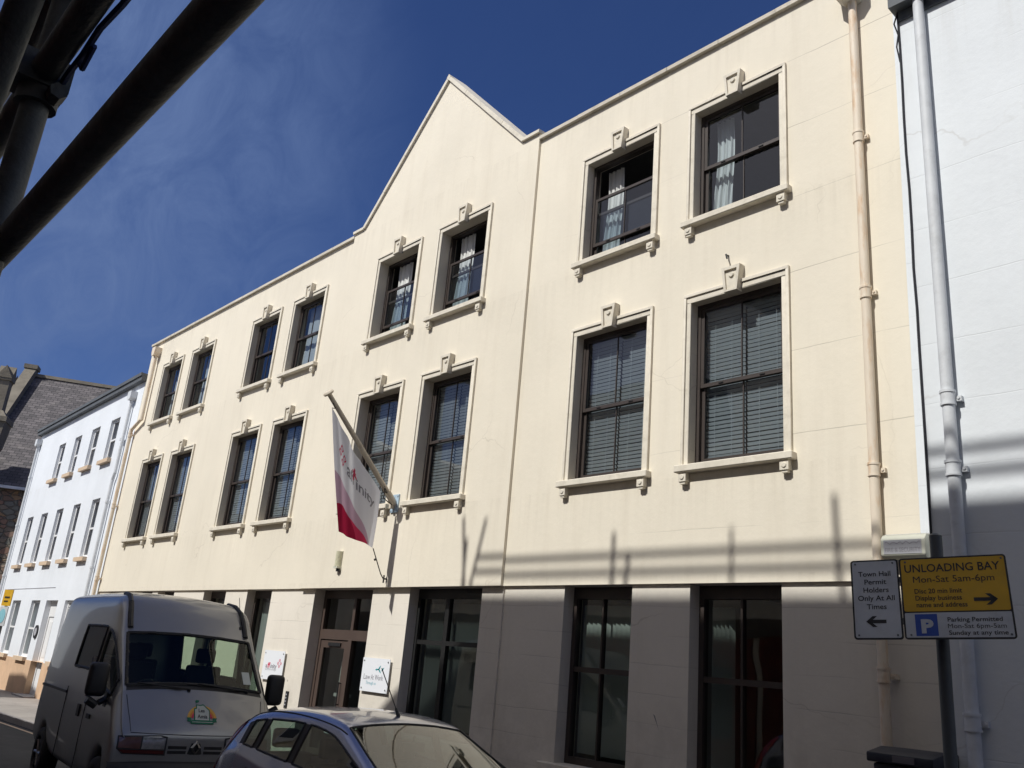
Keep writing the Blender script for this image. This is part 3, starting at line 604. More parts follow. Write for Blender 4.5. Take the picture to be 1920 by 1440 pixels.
# ------------------------------------------------------------------ white house on the left
WA = R(-1.7)
WHs = thing('white_house', 'white rendered three storey terrace house with tan sills and peach plinth', 'building', (-27.6, 0.0, -.33), WA)
def lw(x, y, z): return (x, y, z+.33)     # house local coordinates (z given in world heights)
mid = [(-11.16, -10.27), (-9.06, -8.15), (-6.93, -6.07), (-4.80, -3.97), (-2.69, -1.85)]
upp = [(-8.99, -8.10), (-6.85, -6.01), (-4.77, -3.84), (-2.66, -1.73)]
grd = [(-10.08, -8.85), (-7.28, -6.11), (-3.06, -1.89)]
wh = [(a, b, 3.97, 5.85) for a, b in mid]+[(a, b, 7.14, 8.55) for a, b in upp]+[(a, b, .76, 2.64) for a, b in grd]+[(-5.32, -3.90, -.6, 2.64)]
mb = MB(); wall_with_holes(mb, -12.53, .095, .68, 9.50, [h_ for h_ in wh[:-1]]+[(-5.32, -3.90, .6799, 2.64)], 0, .28, fn=lw)
mb.quad(lw(-12.53, 0, -1), lw(-12.53, 8, -1), lw(-12.53, 8, 9.5), lw(-12.53, 0, 9.5)); mb.quad(lw(.095, 0, -1), lw(.095, 8, -1), lw(.095, 8, 9.5), lw(.095, 0, 9.5)); mb.quad(lw(-12.53, 8, -1), lw(.095, 8, -1), lw(.095, 8, 9.5), lw(-12.53, 8, 9.5))
mb.build('wall', 'white_left', WHs, off=Vector((0, 0, 0)))
mb = MB(); wall_with_holes(mb, -12.53, .095, -1.0, .68, [(-5.32, -3.90, -.9999, .6801)], -.02, .30, fn=lw); mb.quad(lw(-12.53, -.02, .68), lw(.095, -.02, .68), lw(.095, 0, .68), lw(-12.53, 0, .68))
mb.build('plinth', 'peach_plinth', WHs, off=Vector((0, 0, 0)))
mb = MB(); mb.quad(lw(-12.7, -.12, 9.52), lw(.1, -.12, 9.52), lw(.1, 4.2, 11.3), lw(-12.7, 4.2, 11.3)); mb.quad(lw(-12.7, 8.2, 9.4), lw(.1, 8.2, 9.4), lw(.1, 4.2, 11.3), lw(-12.7, 4.2, 11.3)); mb.build('roof', 'lead', WHs, off=Vector((0, 0, 0)))
mb = MB(); mb.box(-12.6, .12, -.16, .0, 9.42+.33, 9.66+.33); mb.box(-12.6, .12, -.20, -.16, 9.56+.33, 9.67+.33); mb.build('eaves_gutter', 'gutter_grey', WHs, off=Vector((0, 0, 0)))
mb = MB(); mb.box(-12.45, .08, 1.0, 1.05, -.6, 9.6); mb.build('room_interior', 'interior', WHs, off=Vector((0, 0, 0)))
def whwin(a, b, z0, z1, sill=True, louvre=False):
    z0 += .33; z1 += .33; y = .095; f = MB(); t = .10
    f.box(a, a+t, y, y+.08, z0, z1); f.box(b-t, b, y, y+.08, z0, z1); f.box(a+t, b-t, y, y+.08, z1-.08, z1); f.box(a+t, b-t, y, y+.08, z0, z0+.09)
    zm = (z0+z1)/2; f.box(a+t, b-t, y-.005, y+.07, zm-.03, zm+.03)
    if louvre:
        z = z0+.12
        while z < z1-.1: f.add([(a+t, y+.01, z), (b-t, y+.01, z), (b-t, y+.06, z+.05), (a+t, y+.06, z+.05)], [(0, 1, 2, 3)]); z += .075
    o = f.build('window', 'white_paint', WHs, off=Vector((0, 0, 0)))
    g = MB(); g.quad((a+t, y+.04, z0+.09), (b-t, y+.04, z0+.09), (b-t, y+.04, z1-.08), (a+t, y+.04, z1-.08)); g.build('pane', 'window_glass', o, off=Vector((0, 0, 0)))
    if z0 < 2: n_ = MB(); n_.quad((a+t, y+.16, z0+.05), (b-t, y+.16, z0+.05), (b-t, y+.16, z1-.05), (a+t, y+.16, z1-.05)); n_.build('blind', 'curtain', o, off=Vector((0, 0, 0)))
    if sill:
        s = MB(); s.box(a-.14, b+.04, -.13, .165, z0-.13, z0-.003); s.build('sill', 'tan_paint', o, off=Vector((0, 0, 0)))
for a, b in mid: whwin(a, b, 3.97, 5.85)
for a, b in upp: whwin(a, b, 7.14, 8.55)
for a, b in grd: whwin(a, b, .76, 2.64, louvre=(a > -4))
f = MB(); f.box(-5.32, -5.22, .17, .27, -.2, 2.97); f.box(-4.0, -3.9, .17, .27, -.2, 2.97); f.box(-5.22, -4.0, .17, .27, 2.45, 2.97); f.box(-5.21, -4.01, .20, .26, -.2, 2.44)
for z0, z1 in ((.1, 1.0), (1.15, 2.3)):
    for xa in (-5.1, -4.55): f.box(xa, xa+.42, .185, .20, z0, z1)
f.build('door', 'white_paint', WHs, off=Vector((0, 0, 0)))
s = MB(); s.box(-5.4, -3.8, -.35, .2, -.35, -.02); s.build('doorstep', 'kerbstone', WHs, off=Vector((0, 0, 0)))
def lpipe(pts, r, hop=True):
    m_ = MB(); m_.path([lw(*p) for p in pts], r, 10)
    if hop: x, y, z = pts[0]; m_.prism([(x-.16, z+.33+.22), (x+.16, z+.33+.22), (x+.16, z+.33), (x+.05, z+.25), (x-.05, z+.25), (x-.16, z+.33)], lambda p: (p[0], y-.12, p[1]), lambda p: (p[0], y+.08, p[1]))
    for z in (7.6, 5.6, 3.6, 1.6): m_.tube(lw(pts[-1][0], pts[-1][1], z-.04), lw(pts[-1][0], pts[-1][1], z+.04), r*1.3, n=10)
    m_.build('downpipe', 'white_pipe', WHs, off=Vector((0, 0, 0)))
lpipe([(-12.3, -.09, 9.0), (-12.3, -.09, -.4)], .05); lpipe([(-.62, -.09, 8.95), (-.62, -.09, 6.5), (-.72, -.09, 6.3), (-.72, -.09, -.3)], .05)
# small step in the render above the ground floor
s = MB(); s.box(-11.9, -4.6, -.012, .0, 3.38, 3.40); s.build('render_line', 'ink_palegrey', WHs, off=Vector((0, 0, 0)))
pl = thing('wall_plaque', 'round dark plaque on the white house beside its door', 'plaque', Vector((-27.6, 0, 0))+Matrix.Rotation(WA, 3, 'Z') @ Vector((-5.62, -.02, 1.60)))
s = MB(); s.tube((0, .02, 0), (0, -.02, 0), .22, n=28); s.build('disc', 'ink', pl, off=Vector((0, 0, 0)))
s = MB(); s.tube((0, -.02, 0), (0, -.026, 0), .13, n=24); s.build('centre', 'ink_palegrey', pl, off=Vector((0, 0, 0)))
ls = thing('street_sign', 'yellow and blue parking sign on a dark post at the far left edge', 'sign', (-27.5, -2.3, -.33), R(10))
s = MB(); s.tube((0, 0, 0), (0, 0, 2.9), .04); s.build('post', 'post_grey', ls, off=Vector((0, 0, 0)))

# ------------------------------------------------------------------ church behind
ua = math.atan2(.899, .438); U = Vector((.438, .899, 0)).normalized(); Nn = Vector((-U.y, U.x, 0))
E0 = Vector((-49.55, 1.2, 0)); 
CH = thing('stone_church', 'old stone church with slate roof, coped gable and pinnacle behind the white house', 'church', (-50, 2, -.6))
def cp(u, b, z): return tuple(E0+U*u+Nn*b+Vector((0, 0, z)))
mb = MB(); mb.quad(cp(-2.4, 0, -1), cp(30, 0, -1), cp(30, 0, 8.45), cp(-2.4, 0, 8.45)); mb.quad(cp(-2.4, 0, -1), cp(-2.4, 14, -1), cp(-2.4, 14, 8.4), cp(-2.4, 0, 8.4))
mb.add([cp(-2.4, 0, 8.4), cp(-2.4, 14, 8.4), cp(-2.4, 6.9, 15.9)], [(0, 1, 2)]); mb.build('wall', 'rubble', CH)
me_o = MB(); me_o.quad(cp(-1.6, -.25, 8.3), cp(30, -.25, 8.3), cp(30, 6.9, 16.0), cp(-1.6, 6.9, 16.0)); me_o.quad(cp(-1.6, 14, 8.3), cp(30, 14, 8.3), cp(30, 6.9, 16.0), cp(-1.6, 6.9, 16.0))
ro = me_o.build('roof', 'slate', CH)
uvl = ro.data.uv_layers.new(name='UVMap')
for p in ro.data.polygons:
    for li in p.loop_indices:
        v = ro.data.vertices[ro.data.loops[li].vertex_index].co+world_off(CH); d_ = Vector((v.x, v.y, 0))-E0; uvl.data[li].uv = (d_.dot(U), math.hypot(d_.dot(Nn)-6.9, v.z-16))
def slab(mb, u0, u1, pts):   # pts (b,z) outline extruded along u
    mb.prism(pts, lambda p: cp(u0, *p), lambda p: cp(u1, *p))
mb = MB(); slab(mb, -1.5, 30, [(6.75, 15.95), (7.05, 15.95), (7.0, 16.15), (6.8, 16.15)]); mb.build('ridge_tiles', 'church_stone', CH)
mb = MB(); slab(mb, -2.05, -1.45, [(-.3, 8.1), (-.3, 8.85), (6.6, 16.35), (7.2, 16.35), (7.2, 15.9), (6.9, 15.8)]); slab(mb, -2.12, -1.38, [(6.5, 16.35), (6.5, 16.6), (7.3, 16.6), (7.3, 16.35)]); mb.build('gable_coping', 'church_stone', CH)
mb = MB()
def pin(u0, u1, b0, b1, z0, z1, top=None):
    t0 = top or (u0, u1, b0, b1)
    v = [cp(u0, b0, z0), cp(u1, b0, z0), cp(u1, b1, z0), cp(u0, b1, z0), cp(t0[0], t0[2], z1), cp(t0[1], t0[2], z1), cp(t0[1], t0[3], z1), cp(t0[0], t0[3], z1)]
    mb.add(v, [(3, 2, 1, 0), (4, 5, 6, 7), (0, 1, 5, 4), (1, 2, 6, 5), (2, 3, 7, 6), (3, 0, 4, 7)])
DU, DZ = .22, -1.0
def pn(u0, u1, b0, b1, z0, z1, top=None):
    pin(u0+DU, u1+DU, b0, b1, z0+DZ, z1+DZ, None if top is None else (top[0]+DU, top[1]+DU, top[2], top[3]))
pn(-1.8, -.55, -1.1, .1, 11.2, 12.4, (-1.8, -.45, -1.1, .2)); pn(-1.9, -.4, -1.2, .25, 12.4, 12.65); pn(-1.85, -.45, -1.15, .2, 12.65, 13.0, (-1.5, -.75, -.85, -.1))
pn(-1.42, -.83, -.78, -.18, 13.0, 14.6); pn(-1.5, -.75, -.86, -.1, 14.6, 14.72)
slab(mb, -1.5+DU, -.75+DU, [(-.88, 14.72+DZ), (-.08, 14.72+DZ), (-.48, 15.4+DZ)])
mb.prism([(-1.5+DU, 14.72+DZ), (-.75+DU, 14.72+DZ), (-1.12+DU, 15.38+DZ)], lambda p: cp(p[0], -.89, p[1]), lambda p: cp(p[0], -.07, p[1]))
pn(-2.0, -1.1, -.8, .2, 9.8, 11.2, (-1.8, -.55, -1.1, .1)); pin(-2.4, -1.2, -.8, .2, -1, 8.9)
mb.build('pinnacle', 'church_stone', CH)
mb = MB(); slab(mb, -1.3, 30, [(-.42, 8.22), (-.42, 8.36), (-.24, 8.36), (-.24, 8.22)]); mb.build('gutter', 'white_pipe', CH)

# TV aerials on the roof of the white house
def aerial(loc, d, n, L_, el, m, label):
    t = thing('tv_aerial', label, 'aerial', loc); loc = Vector(loc); d = Vector(d).normalized(); s_ = d.cross(Vector((0, 0, 1))).normalized()
    bm_ = MB(); bm_.tube((0, 0, 0), (0, 0, 1.9), .02, n=6); bm_.build('mast', 'post_grey', t, off=Vector((0, 0, 0)))
    b2 = MB(); c0 = Vector((0, 0, 1.75)); b2.tube(c0-d*.3, c0+d*L_, .018, n=6)
    for i in range(n):
        p = c0+d*(L_*(i/(n-1))); q = el*(1-.25*i/n); b2.tube(p-s_*q, p+s_*q, .014, n=5)
    b2.build('element', m, t, off=Vector((0, 0, 0)))
aerial((-38.4, 3.6, 9.9), (-.88, -.28, .22), 12, 1.9, .17, 'ink', 'black comb shaped aerial on the roof line of the white house')
aerial((-37.6, 3.9, 10.3), (-.7, -.6, .05), 8, 1.0, .22, 'white_pipe', 'pale thin aerial just right of the black one')

# ------------------------------------------------------------------ text fitted to a width and a cap height
def fit_text(mb, s, x0, x1, yc, h, fn, bold=.0, shear=0, spacing=1.0):
    v, f = textmesh(s, 1, bold, spacing, 'LEFT', shear)
    ax = min(p[0] for p in v); bx_ = max(p[0] for p in v)
    vv, _ = textmesh('H', 1, bold); ch = max(p[1] for p in vv)-min(p[1] for p in vv); cy_ = (max(p[1] for p in vv)+min(p[1] for p in vv))/2
    sx_ = (x1-x0)/(bx_-ax); sy = h/ch
    mb.add([fn((x0+(p[0]-ax)*sx_, yc+(p[1]-cy_)*sy)) for p in v], f)

# ------------------------------------------------------------------ flagpole and flag
FX = -12.774
FP = thing('flagpole', 'cream angled flagpole bolted to the wall of the cream building', 'flagpole', (FX, -.05, 4.30))
p0 = Vector((FX, -.10, 4.36)); p1 = Vector((FX, -1.69, 5.93)); dd = (p1-p0).normalized()
mb = MB(); mb.tube(p0, p1, .052, .040, n=16); o = mb.build('pole', 'pole_paint', FP); smooth_angle(o)
mb = MB(); mb.tube(p1, p1+dd*.03, .085, .10, n=20); mb.tube(p1+dd*.03, p1+dd*.055, .10, .08, n=20); o = mb.build('finial', 'pole_paint', FP); smooth_angle(o)
mb = MB(); mb.box(FX-.10, FX+.12, -.075, -.051, 4.18, 4.50)
for x in (-.07, .09):
    for z in (4.21, 4.47): mb.tube((FX+x, -.074, z), (FX+x, -.09, z), .014, n=6)
mb.build('base_plate', 'plate_blue', FP)
mb = MB(); mb.tube(p0-dd*.06, p0+dd*.22, .062, n=14); mb.box(FX-.03, FX+.03, -.16, -.076, 4.24, 4.40); mb.tube((FX+.06, -.14, 4.30), (FX+.075, -.34, 4.46), .012, n=6); mb.build('socket', 'pole_paint', FP)
mb = MB(); c = p0+dd*.35
mb.path([p1-dd*.12+Vector((.02, 0, -.05)), p1-dd*.2+Vector((.03, 0, -.08)), Vector((FX+.01, -1.604, 5.706))], .008, 6)
for i in range(5): mb.tube(c+Vector((.05, 0, -.02-.01*i))-dd*(.02*i), c+Vector((-.05, 0, -.05))-dd*(.02*i), .009, n=6)
mb.path([c+Vector((.05, 0, -.05)), c+Vector((.06, -.0, -.16)), c+Vector((.02, .02, -.22)), p0+Vector((.03, -.04, -.06))], .009, 6)
mb.path([Vector((FX, -.39, 3.50)), Vector((FX, -.28, 3.30)), Vector((FX+.0, -.17, 3.10)), Vector((FX+.01, -.11, 3.02)), Vector((FX+.03, -.06, 3.03))], .009, 6)
mb.tube((FX, -.30, 3.33), (FX-.01, -.33, 3.31), .02, n=6); mb.build('halyard', 'rope', FP)
mb = MB(); mb.tube((FX+.04, -.05, 3.02), (FX+.04, -.13, 3.02), .014, n=6); mb.tube((FX+.04, -.12, 2.95), (FX+.04, -.12, 3.08), .014, n=6); mb.build('cleat', 'rope', FP)
A_, B_, C_, D_ = Vector((0, -1.604, 5.706)), Vector((0, -.40, 4.49)), Vector((0, -1.143, 3.661)), Vector((0, -.387, 3.511))
def flagP(u, v, off=0):
    # sag along the hoist and hanging folds that deepen downwards
    P = (A_*(1-u)+B_*u)*(1-v)+(C_*(1-u)+D_*u)*v
    sag = .06*math.sin(math.pi*u)*(1-v)
    fold = .055*math.sin(u*9.5+1.2*v)*(.35+.65*v)*(1-.25*v)+.025*math.sin(u*21-2*v+1)*(1-v*.5)*math.sin(math.pi*min(1, u*1.3+.05))
    return Vector((FX+.01+fold+off, P.y+.03*math.sin(v*3.1)*(u-.5), P.z-sag))
def flagN(u, v):
    e = .01; a = flagP(u+e, v)-flagP(u-e, v); b = flagP(u, v+e)-flagP(u, v-e); n = a.cross(b).normalized(); return n if n.x > 0 else -n
nu, nv = 60, 60
mb = MB(); uvs = []
for i in range(nu+1):
    for j in range(nv+1): mb.v.append(tuple(flagP(i/nu, j/nv))); uvs.append((i/nu, j/nv))
for i in range(nu):
    for j in range(nv): a = i*(nv+1)+j; mb.f.append((a, a+1, a+nv+2, a+nv+1))
def flagmat():
    m = bpy.data.materials.new('flag_cloth'); m.use_nodes = True; t = m.node_tree; t.nodes.clear(); L = t.links.new
    uvn = N(t, "ShaderNodeUVMap"); sp = N(t, "ShaderNodeSeparateXYZ"); L(uvn.outputs[0], sp.inputs[0])
    def circ(cx_, cy_, r, ax=1.0):
        a = N(t, "ShaderNodeMath", operation='SUBTRACT'); a.inputs[1].default_value = cx_; L(sp.outputs[0], a.inputs[0])
        a2 = N(t, "ShaderNodeMath", operation='MULTIPLY'); a2.inputs[1].default_value = ax; L(a.outputs[0], a2.inputs[0])
        a3 = N(t, "ShaderNodeMath", operation='POWER'); a3.inputs[1].default_value = 2; 
        ab = N(t, "ShaderNodeMath", operation='ABSOLUTE'); L(a2.outputs[0], ab.inputs[0]); L(ab.outputs[0], a3.inputs[0])
        b = N(t, "ShaderNodeMath", operation='SUBTRACT'); b.inputs[1].default_value = cy_; L(sp.outputs[1], b.inputs[0])
        b1 = N(t, "ShaderNodeMath", operation='ABSOLUTE'); L(b.outputs[0], b1.inputs[0]); b2 = N(t, "ShaderNodeMath", operation='POWER'); b2.inputs[1].default_value = 2; L(b1.outputs[0], b2.inputs[0])
        s = N(t, "ShaderNodeMath", operation='ADD'); L(a3.outputs[0], s.inputs[0]); L(b2.outputs[0], s.inputs[1])
        c_ = N(t, "ShaderNodeMath", operation='LESS_THAN'); c_.inputs[1].default_value = r*r; L(s.outputs[0], c_.inputs[0]); return c_.outputs[0]
    col = None
    base = N(t, "ShaderNodeRGB"); base.outputs[0].default_value = (.80, .80, .84, 1); col = base.outputs[0]
    for (cx_, cy_, r, ax, c_) in ((-.10, 1.30, .80, .78, (.56, .38, .48)), (.10, 1.30, .53, .62, (.62, .05, .12)), (.15, 1.02, .27, .75, (.38, .02, .06))):
        mm = N(t, "ShaderNodeMixRGB"); mm.inputs[2].default_value = (*c_, 1); L(circ(cx_, cy_, r, ax), mm.inputs[0]); L(col, mm.inputs[1]); col = mm.outputs[0]
    d = N(t, "ShaderNodeBsdfDiffuse"); tl = N(t, "ShaderNodeBsdfTranslucent"); L(col, d.inputs[0]); L(col, tl.inputs[0])
    mi = N(t, "ShaderNodeMixShader"); mi.inputs[0].default_value = .38; L(d.outputs[0], mi.inputs[1]); L(tl.outputs[0], mi.inputs[2])
    o = N(t, "ShaderNodeOutputMaterial"); L(mi.outputs[0], o.inputs[0]); return m
FLm = flagmat()
FL = thing('flag', 'white and crimson flag lettered affinity hanging from the angled flagpole', 'flag', (FX, -.9, 3.5))
fo = mb.build('cloth', FLm, FL, smooth=True); uvl = fo.data.uv_layers.new(name='UVMap')
for p in fo.data.polygons:
    for li in p.loop_indices: uvl.data[li].uv = uvs[fo.data.loops[li].vertex_index]
def fmap(p):   # p in flag uv
    u, v = p; return tuple(flagP(u, v)+flagN(u, v)*.006)
def fit_flag(s, u0, u1, v_, h, m, name, bold=0.0):
    b = MB(); vv, ff = textmesh(s, 1, bold, 1.0, 'LEFT'); ax = min(p[0] for p in vv); bx_ = max(p[0] for p in vv)
    bm_ = bmesh.new(); vs0 = [bm_.verts.new((u0+(p[0]-ax)/(bx_-ax)*(u1-u0), v_-(p[1])*h, 0)) for p in vv]
    for f_ in ff:
        try: bm_.faces.new([vs0[i] for i in f_])
        except Exception: pass
    bmesh.ops.subdivide_edges(bm_, edges=[e for e in bm_.edges if e.calc_length() > .02], cuts=2, use_grid_fill=True); bmesh.ops.triangulate(bm_, faces=bm_.faces)
    bm_.verts.index_update(); b.add([fmap((v2.co.x, v2.co.y)) for v2 in bm_.verts], [tuple(v2.index for v2 in f_.verts) for f_ in bm_.faces]); bm_.free()
    return b.build(name, m, FL)
def letters(parts, fit):
    pass
fit_flag('aff', .30, .50, .33, .19, 'ink_grey', 'lettering', .015); fit_flag('inity', .525, .88, .34, .19, 'ink_grey', 'lettering', .015)
def star(fn, cx_, cy_, r, m, parent, name='star_mark', asp=1.0, off=None):
    b = MB()
    for k in range(4):
        a = math.pi/2*k; ux, uy = math.cos(a), math.sin(a); px, py = -uy, ux
        def q(s_, t_): return fn((cx_+(ux*s_+px*t_)*r*asp, cy_+(uy*s_+py*t_)*r))
        outer = [(.25, 0), (.62, .42), (1.05, 0), (.62, -.42)]; inner = [(.42, 0), (.62, .22), (.85, 0), (.62, -.22)]
        b.add([q(*o_) for o_ in outer]+[q(*i_) for i_ in inner], [(i, (i+1) % 4, 4+(i+1) % 4, 4+i) for i in range(4)])
    return b.build(name, m, parent, off=off)
star(fmap, .20, .27, .10, 'ink_crimson', FL, asp=.8)
b = MB(); 
for (u0, v0, u1, v1, wd) in ((.455, .34, .50, .18, .014), (.44, .23, .53, .28, .014), (.455, .29, .515, .225, .012)):
    dx, dy = u1-u0, v1-v0; l = math.hypot(dx, dy); px, py = -dy/l*wd, dx/l*wd
    b.add([fmap((u0+px, v0+py)), fmap((u1+px, v1+py)), fmap((u1-px, v1-py)), fmap((u0-px, v0-py))], [(0, 1, 2, 3)])
b.build('red_letter', 'ink_crimson', FL)

# ------------------------------------------------------------------ wall signs, lamp, intercom, alarm box
def wall_sign(name, label, x0, x1, z0, z1, y=.0):
    t = thing(name, label, 'sign', ((x0+x1)/2, .04, z0)); b = MB(); b.box(x0, x1, y-.004, y+.004, z0, z1); b.build('panel', 'sign_white', t)
    s = MB()
    for x in (x0+.05, x1-.05):
        for z in (z0+.05, z1-.05): s.tube((x, .044, z), (x, y-.012, z), .013, n=10)
    s.build('standoff', 'chrome', t); return t
def onw(y): return lambda p: (p[0], y, p[1])
t = wall_sign('company_sign', 'square white sign reading affinity between the van mirror and the door', -16.74, -15.92, 1.14, 1.69)
F = onw(-.006)
b = MB(); fit_text(b, 'a', -16.62, -16.55, 1.40, .085, F, .02); fit_text(b, 'inity', -16.42, -16.17, 1.40, .085, F, .02); b.build('lettering', 'ink_grey', t)
b = MB(); fit_text(b, 'ff', -16.545, -16.435, 1.41, .10, F, .025); b.build('lettering', 'ink_crimson', t)
b = MB(); fit_text(b, 'affinity', -16.62, -16.17, 1.335, .035, F, .0); b.build('small_lettering', 'ink_palegrey', t)
star(F, -16.08, 1.46, .085, 'ink_crimson', t)
t = wall_sign('company_sign', 'square white sign reading Law At Work right of the brown door', -13.20, -12.40, 1.175, 1.715)
b = MB(); fit_text(b, 'Law', -13.12, -12.93, 1.41, .085, F, .0); fit_text(b, 'At', -12.905, -12.82, 1.41, .085, F, .0); fit_text(b, 'Work', -12.79, -12.55, 1.41, .085, F, .0); b.build('lettering', 'ink_grey', t)
b = MB(); fit_text(b, 'Through us', -13.04, -12.74, 1.315, .05, F, .0); b.build('small_lettering', 'ink_lightteal', t)
b = MB()
for (x, z, a, l) in ((-12.76, 1.535, .1, .05), (-12.685, 1.565, .9, .055), (-12.67, 1.515, -.7, .055), (-12.59, 1.545, .7, .05), (-12.71, 1.54, .2, .03)):
    ux, uz = math.cos(a), math.sin(a); b.add([F((x-ux*l, z-uz*l)), F((x+uz*.016, z-ux*.016)), F((x+ux*l, z+uz*l)), F((x-uz*.016, z+ux*.016))], [(0, 1, 2, 3)])
b.build('leaf_mark', 'ink_teal', t)
t = thing('wall_lamp', 'small ribbed cream bulkhead lamp on the wall above the entrance', 'lamp', (-14.32, 0, 3.2))
b = MB(); b.prism([(math.cos(a)*.06, -math.sin(a)*.09) for a in [math.pi*i/10 for i in range(11)]], lambda p: (-14.32+p[0], p[1]-.02-.05, 3.27), lambda p: (-14.32+p[0], p[1]-.02-.05, 3.55)); o = b.build('lens', 'lamp_lens', t); smooth_angle(o, 50)
b = MB(); b.box(-14.38, -14.26, -.068, -.05, 3.2, 3.56); b.box(-14.385, -14.255, -.15, -.05, 3.235, 3.27); b.build('housing', 'alarm_shell', t); b = MB(); b.tube((-14.31, -.09, 3.18), (-14.31, -.09, 3.235), .035, n=12); b.build('gland', 'black_trim', t)
t = thing('intercom', 'narrow dark entry intercom panel left of the brown door', 'intercom', (-15.66, .04, .70))
b = MB(); b.box(-15.71, -15.62, .02, .045, .68, .98); b.build('panel', 'black_trim', t); b = MB()
for i in range(4): b.box(-15.685, -15.645, .012, .02, .73+i*.06, .755+i*.06)
b.build('button', 'ink_palegrey', t)
t = thing('alarm_box', 'cream alarm box lettered FIRE & SECURITY high in the corner above the signs', 'alarm box', (-3.78, 0, 3.08))
b = MB(); pr = [(-.02, 3.085), (-.12, 3.08), (-.16, 3.115), (-.16, 3.27), (-.11, 3.325), (-.02, 3.335)]
b.prism(pr, lambda p: (-4.0, p[0], p[1]), lambda p: (-3.555, p[0], p[1])); o = b.build('cover', 'alarm_shell', t); bevel(o, .015, 2)
b = MB(); b.box(-4.01, -3.545, -.02, .003, 3.07, 3.345); b.build('back_plate', 'white_paint', t)
b = MB(); b.quad((-3.965, -.1625, 3.125), (-3.59, -.1625, 3.125), (-3.59, -.1625, 3.262), (-3.965, -.1625, 3.262)); b.build('label', 'ink_palegrey', t)
b = MB(); fit_text(b, 'FIRE & SECURITY', -3.95, -3.60, 3.165, .042, onw(-.165), .01)
xs_ = [-3.95+i*.0175 for i in range(21)]; zz = [3.228+.008*math.sin(i*1.7)+rnd.uniform(-.006, .006) for i in range(21)]
for i in range(20): b.quad((xs_[i], -.165, zz[i]), (xs_[i+1], -.165, zz[i+1]), (xs_[i+1], -.165, zz[i+1]+.009), (xs_[i], -.165, zz[i]+.010))
b.build('lettering', 'ink_grey', t)

# ------------------------------------------------------------------ parking sign on its post
PS = thing('parking_sign', 'unloading bay and permit holder plates on a dark grey post in front of the corner', 'sign', (-2.585, -2.36, gz(-2.5)))
Rm = Matrix.Rotation(.263, 3, 'Z') @ Matrix.Rotation(-.224, 3, 'X') @ Matrix.Rotation(-.062, 3, 'Y'); Pc = Vector((-2.593, -2.5, 2.43))
def pm(off): return lambda p: tuple(Pc+Rm @ Vector((p[0], -off, p[1])))
def rrect(x0, x1, z0, z1, r, n=5):
    pts = []
    for cx_, cz_, a0 in ((x1-r, z0+r, -90), (x1-r, z1-r, 0), (x0+r, z1-r, 90), (x0+r, z0+r, 180)):
        for i in range(n+1): a = R(a0+90*i/n); pts.append((cx_+r*math.cos(a), cz_+r*math.sin(a)))
    return pts
W_, H_ = 1.009/2, .584/2
def plate(name, x0, x1, z0, z1, r=.022):
    b = MB(); b.prism(rrect(x0, x1, z0, z1, r), pm(.002), pm(-.002)); return b.build(name, 'ink', PS)
def face(parent, nm, x0, x1, z0, z1, m, r, off=.004):
    b = MB(); p_ = rrect(x0, x1, z0, z1, r); b.add([pm(off)(p) for p in p_], [tuple(range(len(p_)))]); return b.build(nm, m, parent, off=world_off(PS))
def lett(parent, items, m='ink', off=.0055, bold=.006, arrows=(), nm='lettering'):
    b = MB(); f_ = pm(off)
    for s, x0, x1, zc, h in items: fit_text(b, s, x0, x1, zc, h, f_, .0 if 'Mon' in s else .012 if bold < .01 else bold)
    for (x0, x1, zc, h) in arrows:   # arrow from x0 (tail) to x1 (head)
        d = 1 if x1 > x0 else -1; sh = h*.16
        b.add([f_((x0, zc-sh)), f_((x1-d*.012, zc-sh)), f_((x1-d*.012, zc+sh)), f_((x0, zc+sh))], [(0, 1, 2, 3)])
        for s_ in (-1, 1): b.add([f_((x1, zc)), f_((x1-d*h*.55, zc+s_*h*.5)), f_((x1-d*h*.95, zc+s_*h*.5)), f_((x1-d*h*.38, zc))], [(0, 1, 2, 3)])
    return b.build(nm, m, parent, off=world_off(PS))
pl1 = plate('permit_plate', -W_, -.1785, -H_, H_); face(pl1, 'panel', -W_+.012, -.1905, -H_+.012, H_-.012, 'plate_white', .014)
cx_ = -.345
lett(pl1, [('Town Hall', cx_-.108, cx_+.112, .185, .037), ('Permit', cx_-.068, cx_+.08, .125, .037), ('Holders', cx_-.078, cx_+.092, .065, .037), ('Only At All', cx_-.118, cx_+.128, .005, .037), ('Times', cx_-.062, cx_+.07, -.058, .037)], arrows=[(cx_+.062, cx_-.072, -.165, .078)])
pl2 = plate('unloading_plate', -.1725, W_, -H_, H_)
zs_ = H_-.584*.675
face(pl2, 'panel', -.1605, W_-.012, zs_+.004, H_-.012, 'plate_yellow', .012); face(pl2, 'panel', -.1605, W_-.012, -H_+.012, zs_-.006, 'plate_white', .008)
lett(pl2, [('UNLOADING BAY', -.138, .462, .212, .058), ('Mon-Sat 5am-6pm', -.088, .420, .130, .046), ('Disc 20 min limit', -.085, .215, .045, .034), ('Display business', -.083, .208, -.004, .034), ('name and address', -.080, .238, -.053, .034),
           ('Parking Permitted', .105, .435, -.158, .030), ('Mon-Sat 6pm-5am', .103, .452, -.203, .030), ('Sunday at any time', .105, .458, -.248, .030)], arrows=[(.280, .425, -.022, .078)])
face(pl2, 'parking_square', -.098, .042, -H_+.022, zs_-.016, 'plate_bluep', .002, .0052); lett(pl2, [('P', -.062, .016, -.203, .098)], 'plate_white', .0068, .055)
b = MB(); b.tube((-2.585, -2.33, -.3), (-2.585, -2.33, 2.885), .043, n=20); b.tube((-2.585, -2.33, 2.885), (-2.585, -2.33, 2.90), .045, .03, n=20); o = b.build('post', 'post_grey', PS); smooth_angle(o)
b = MB()
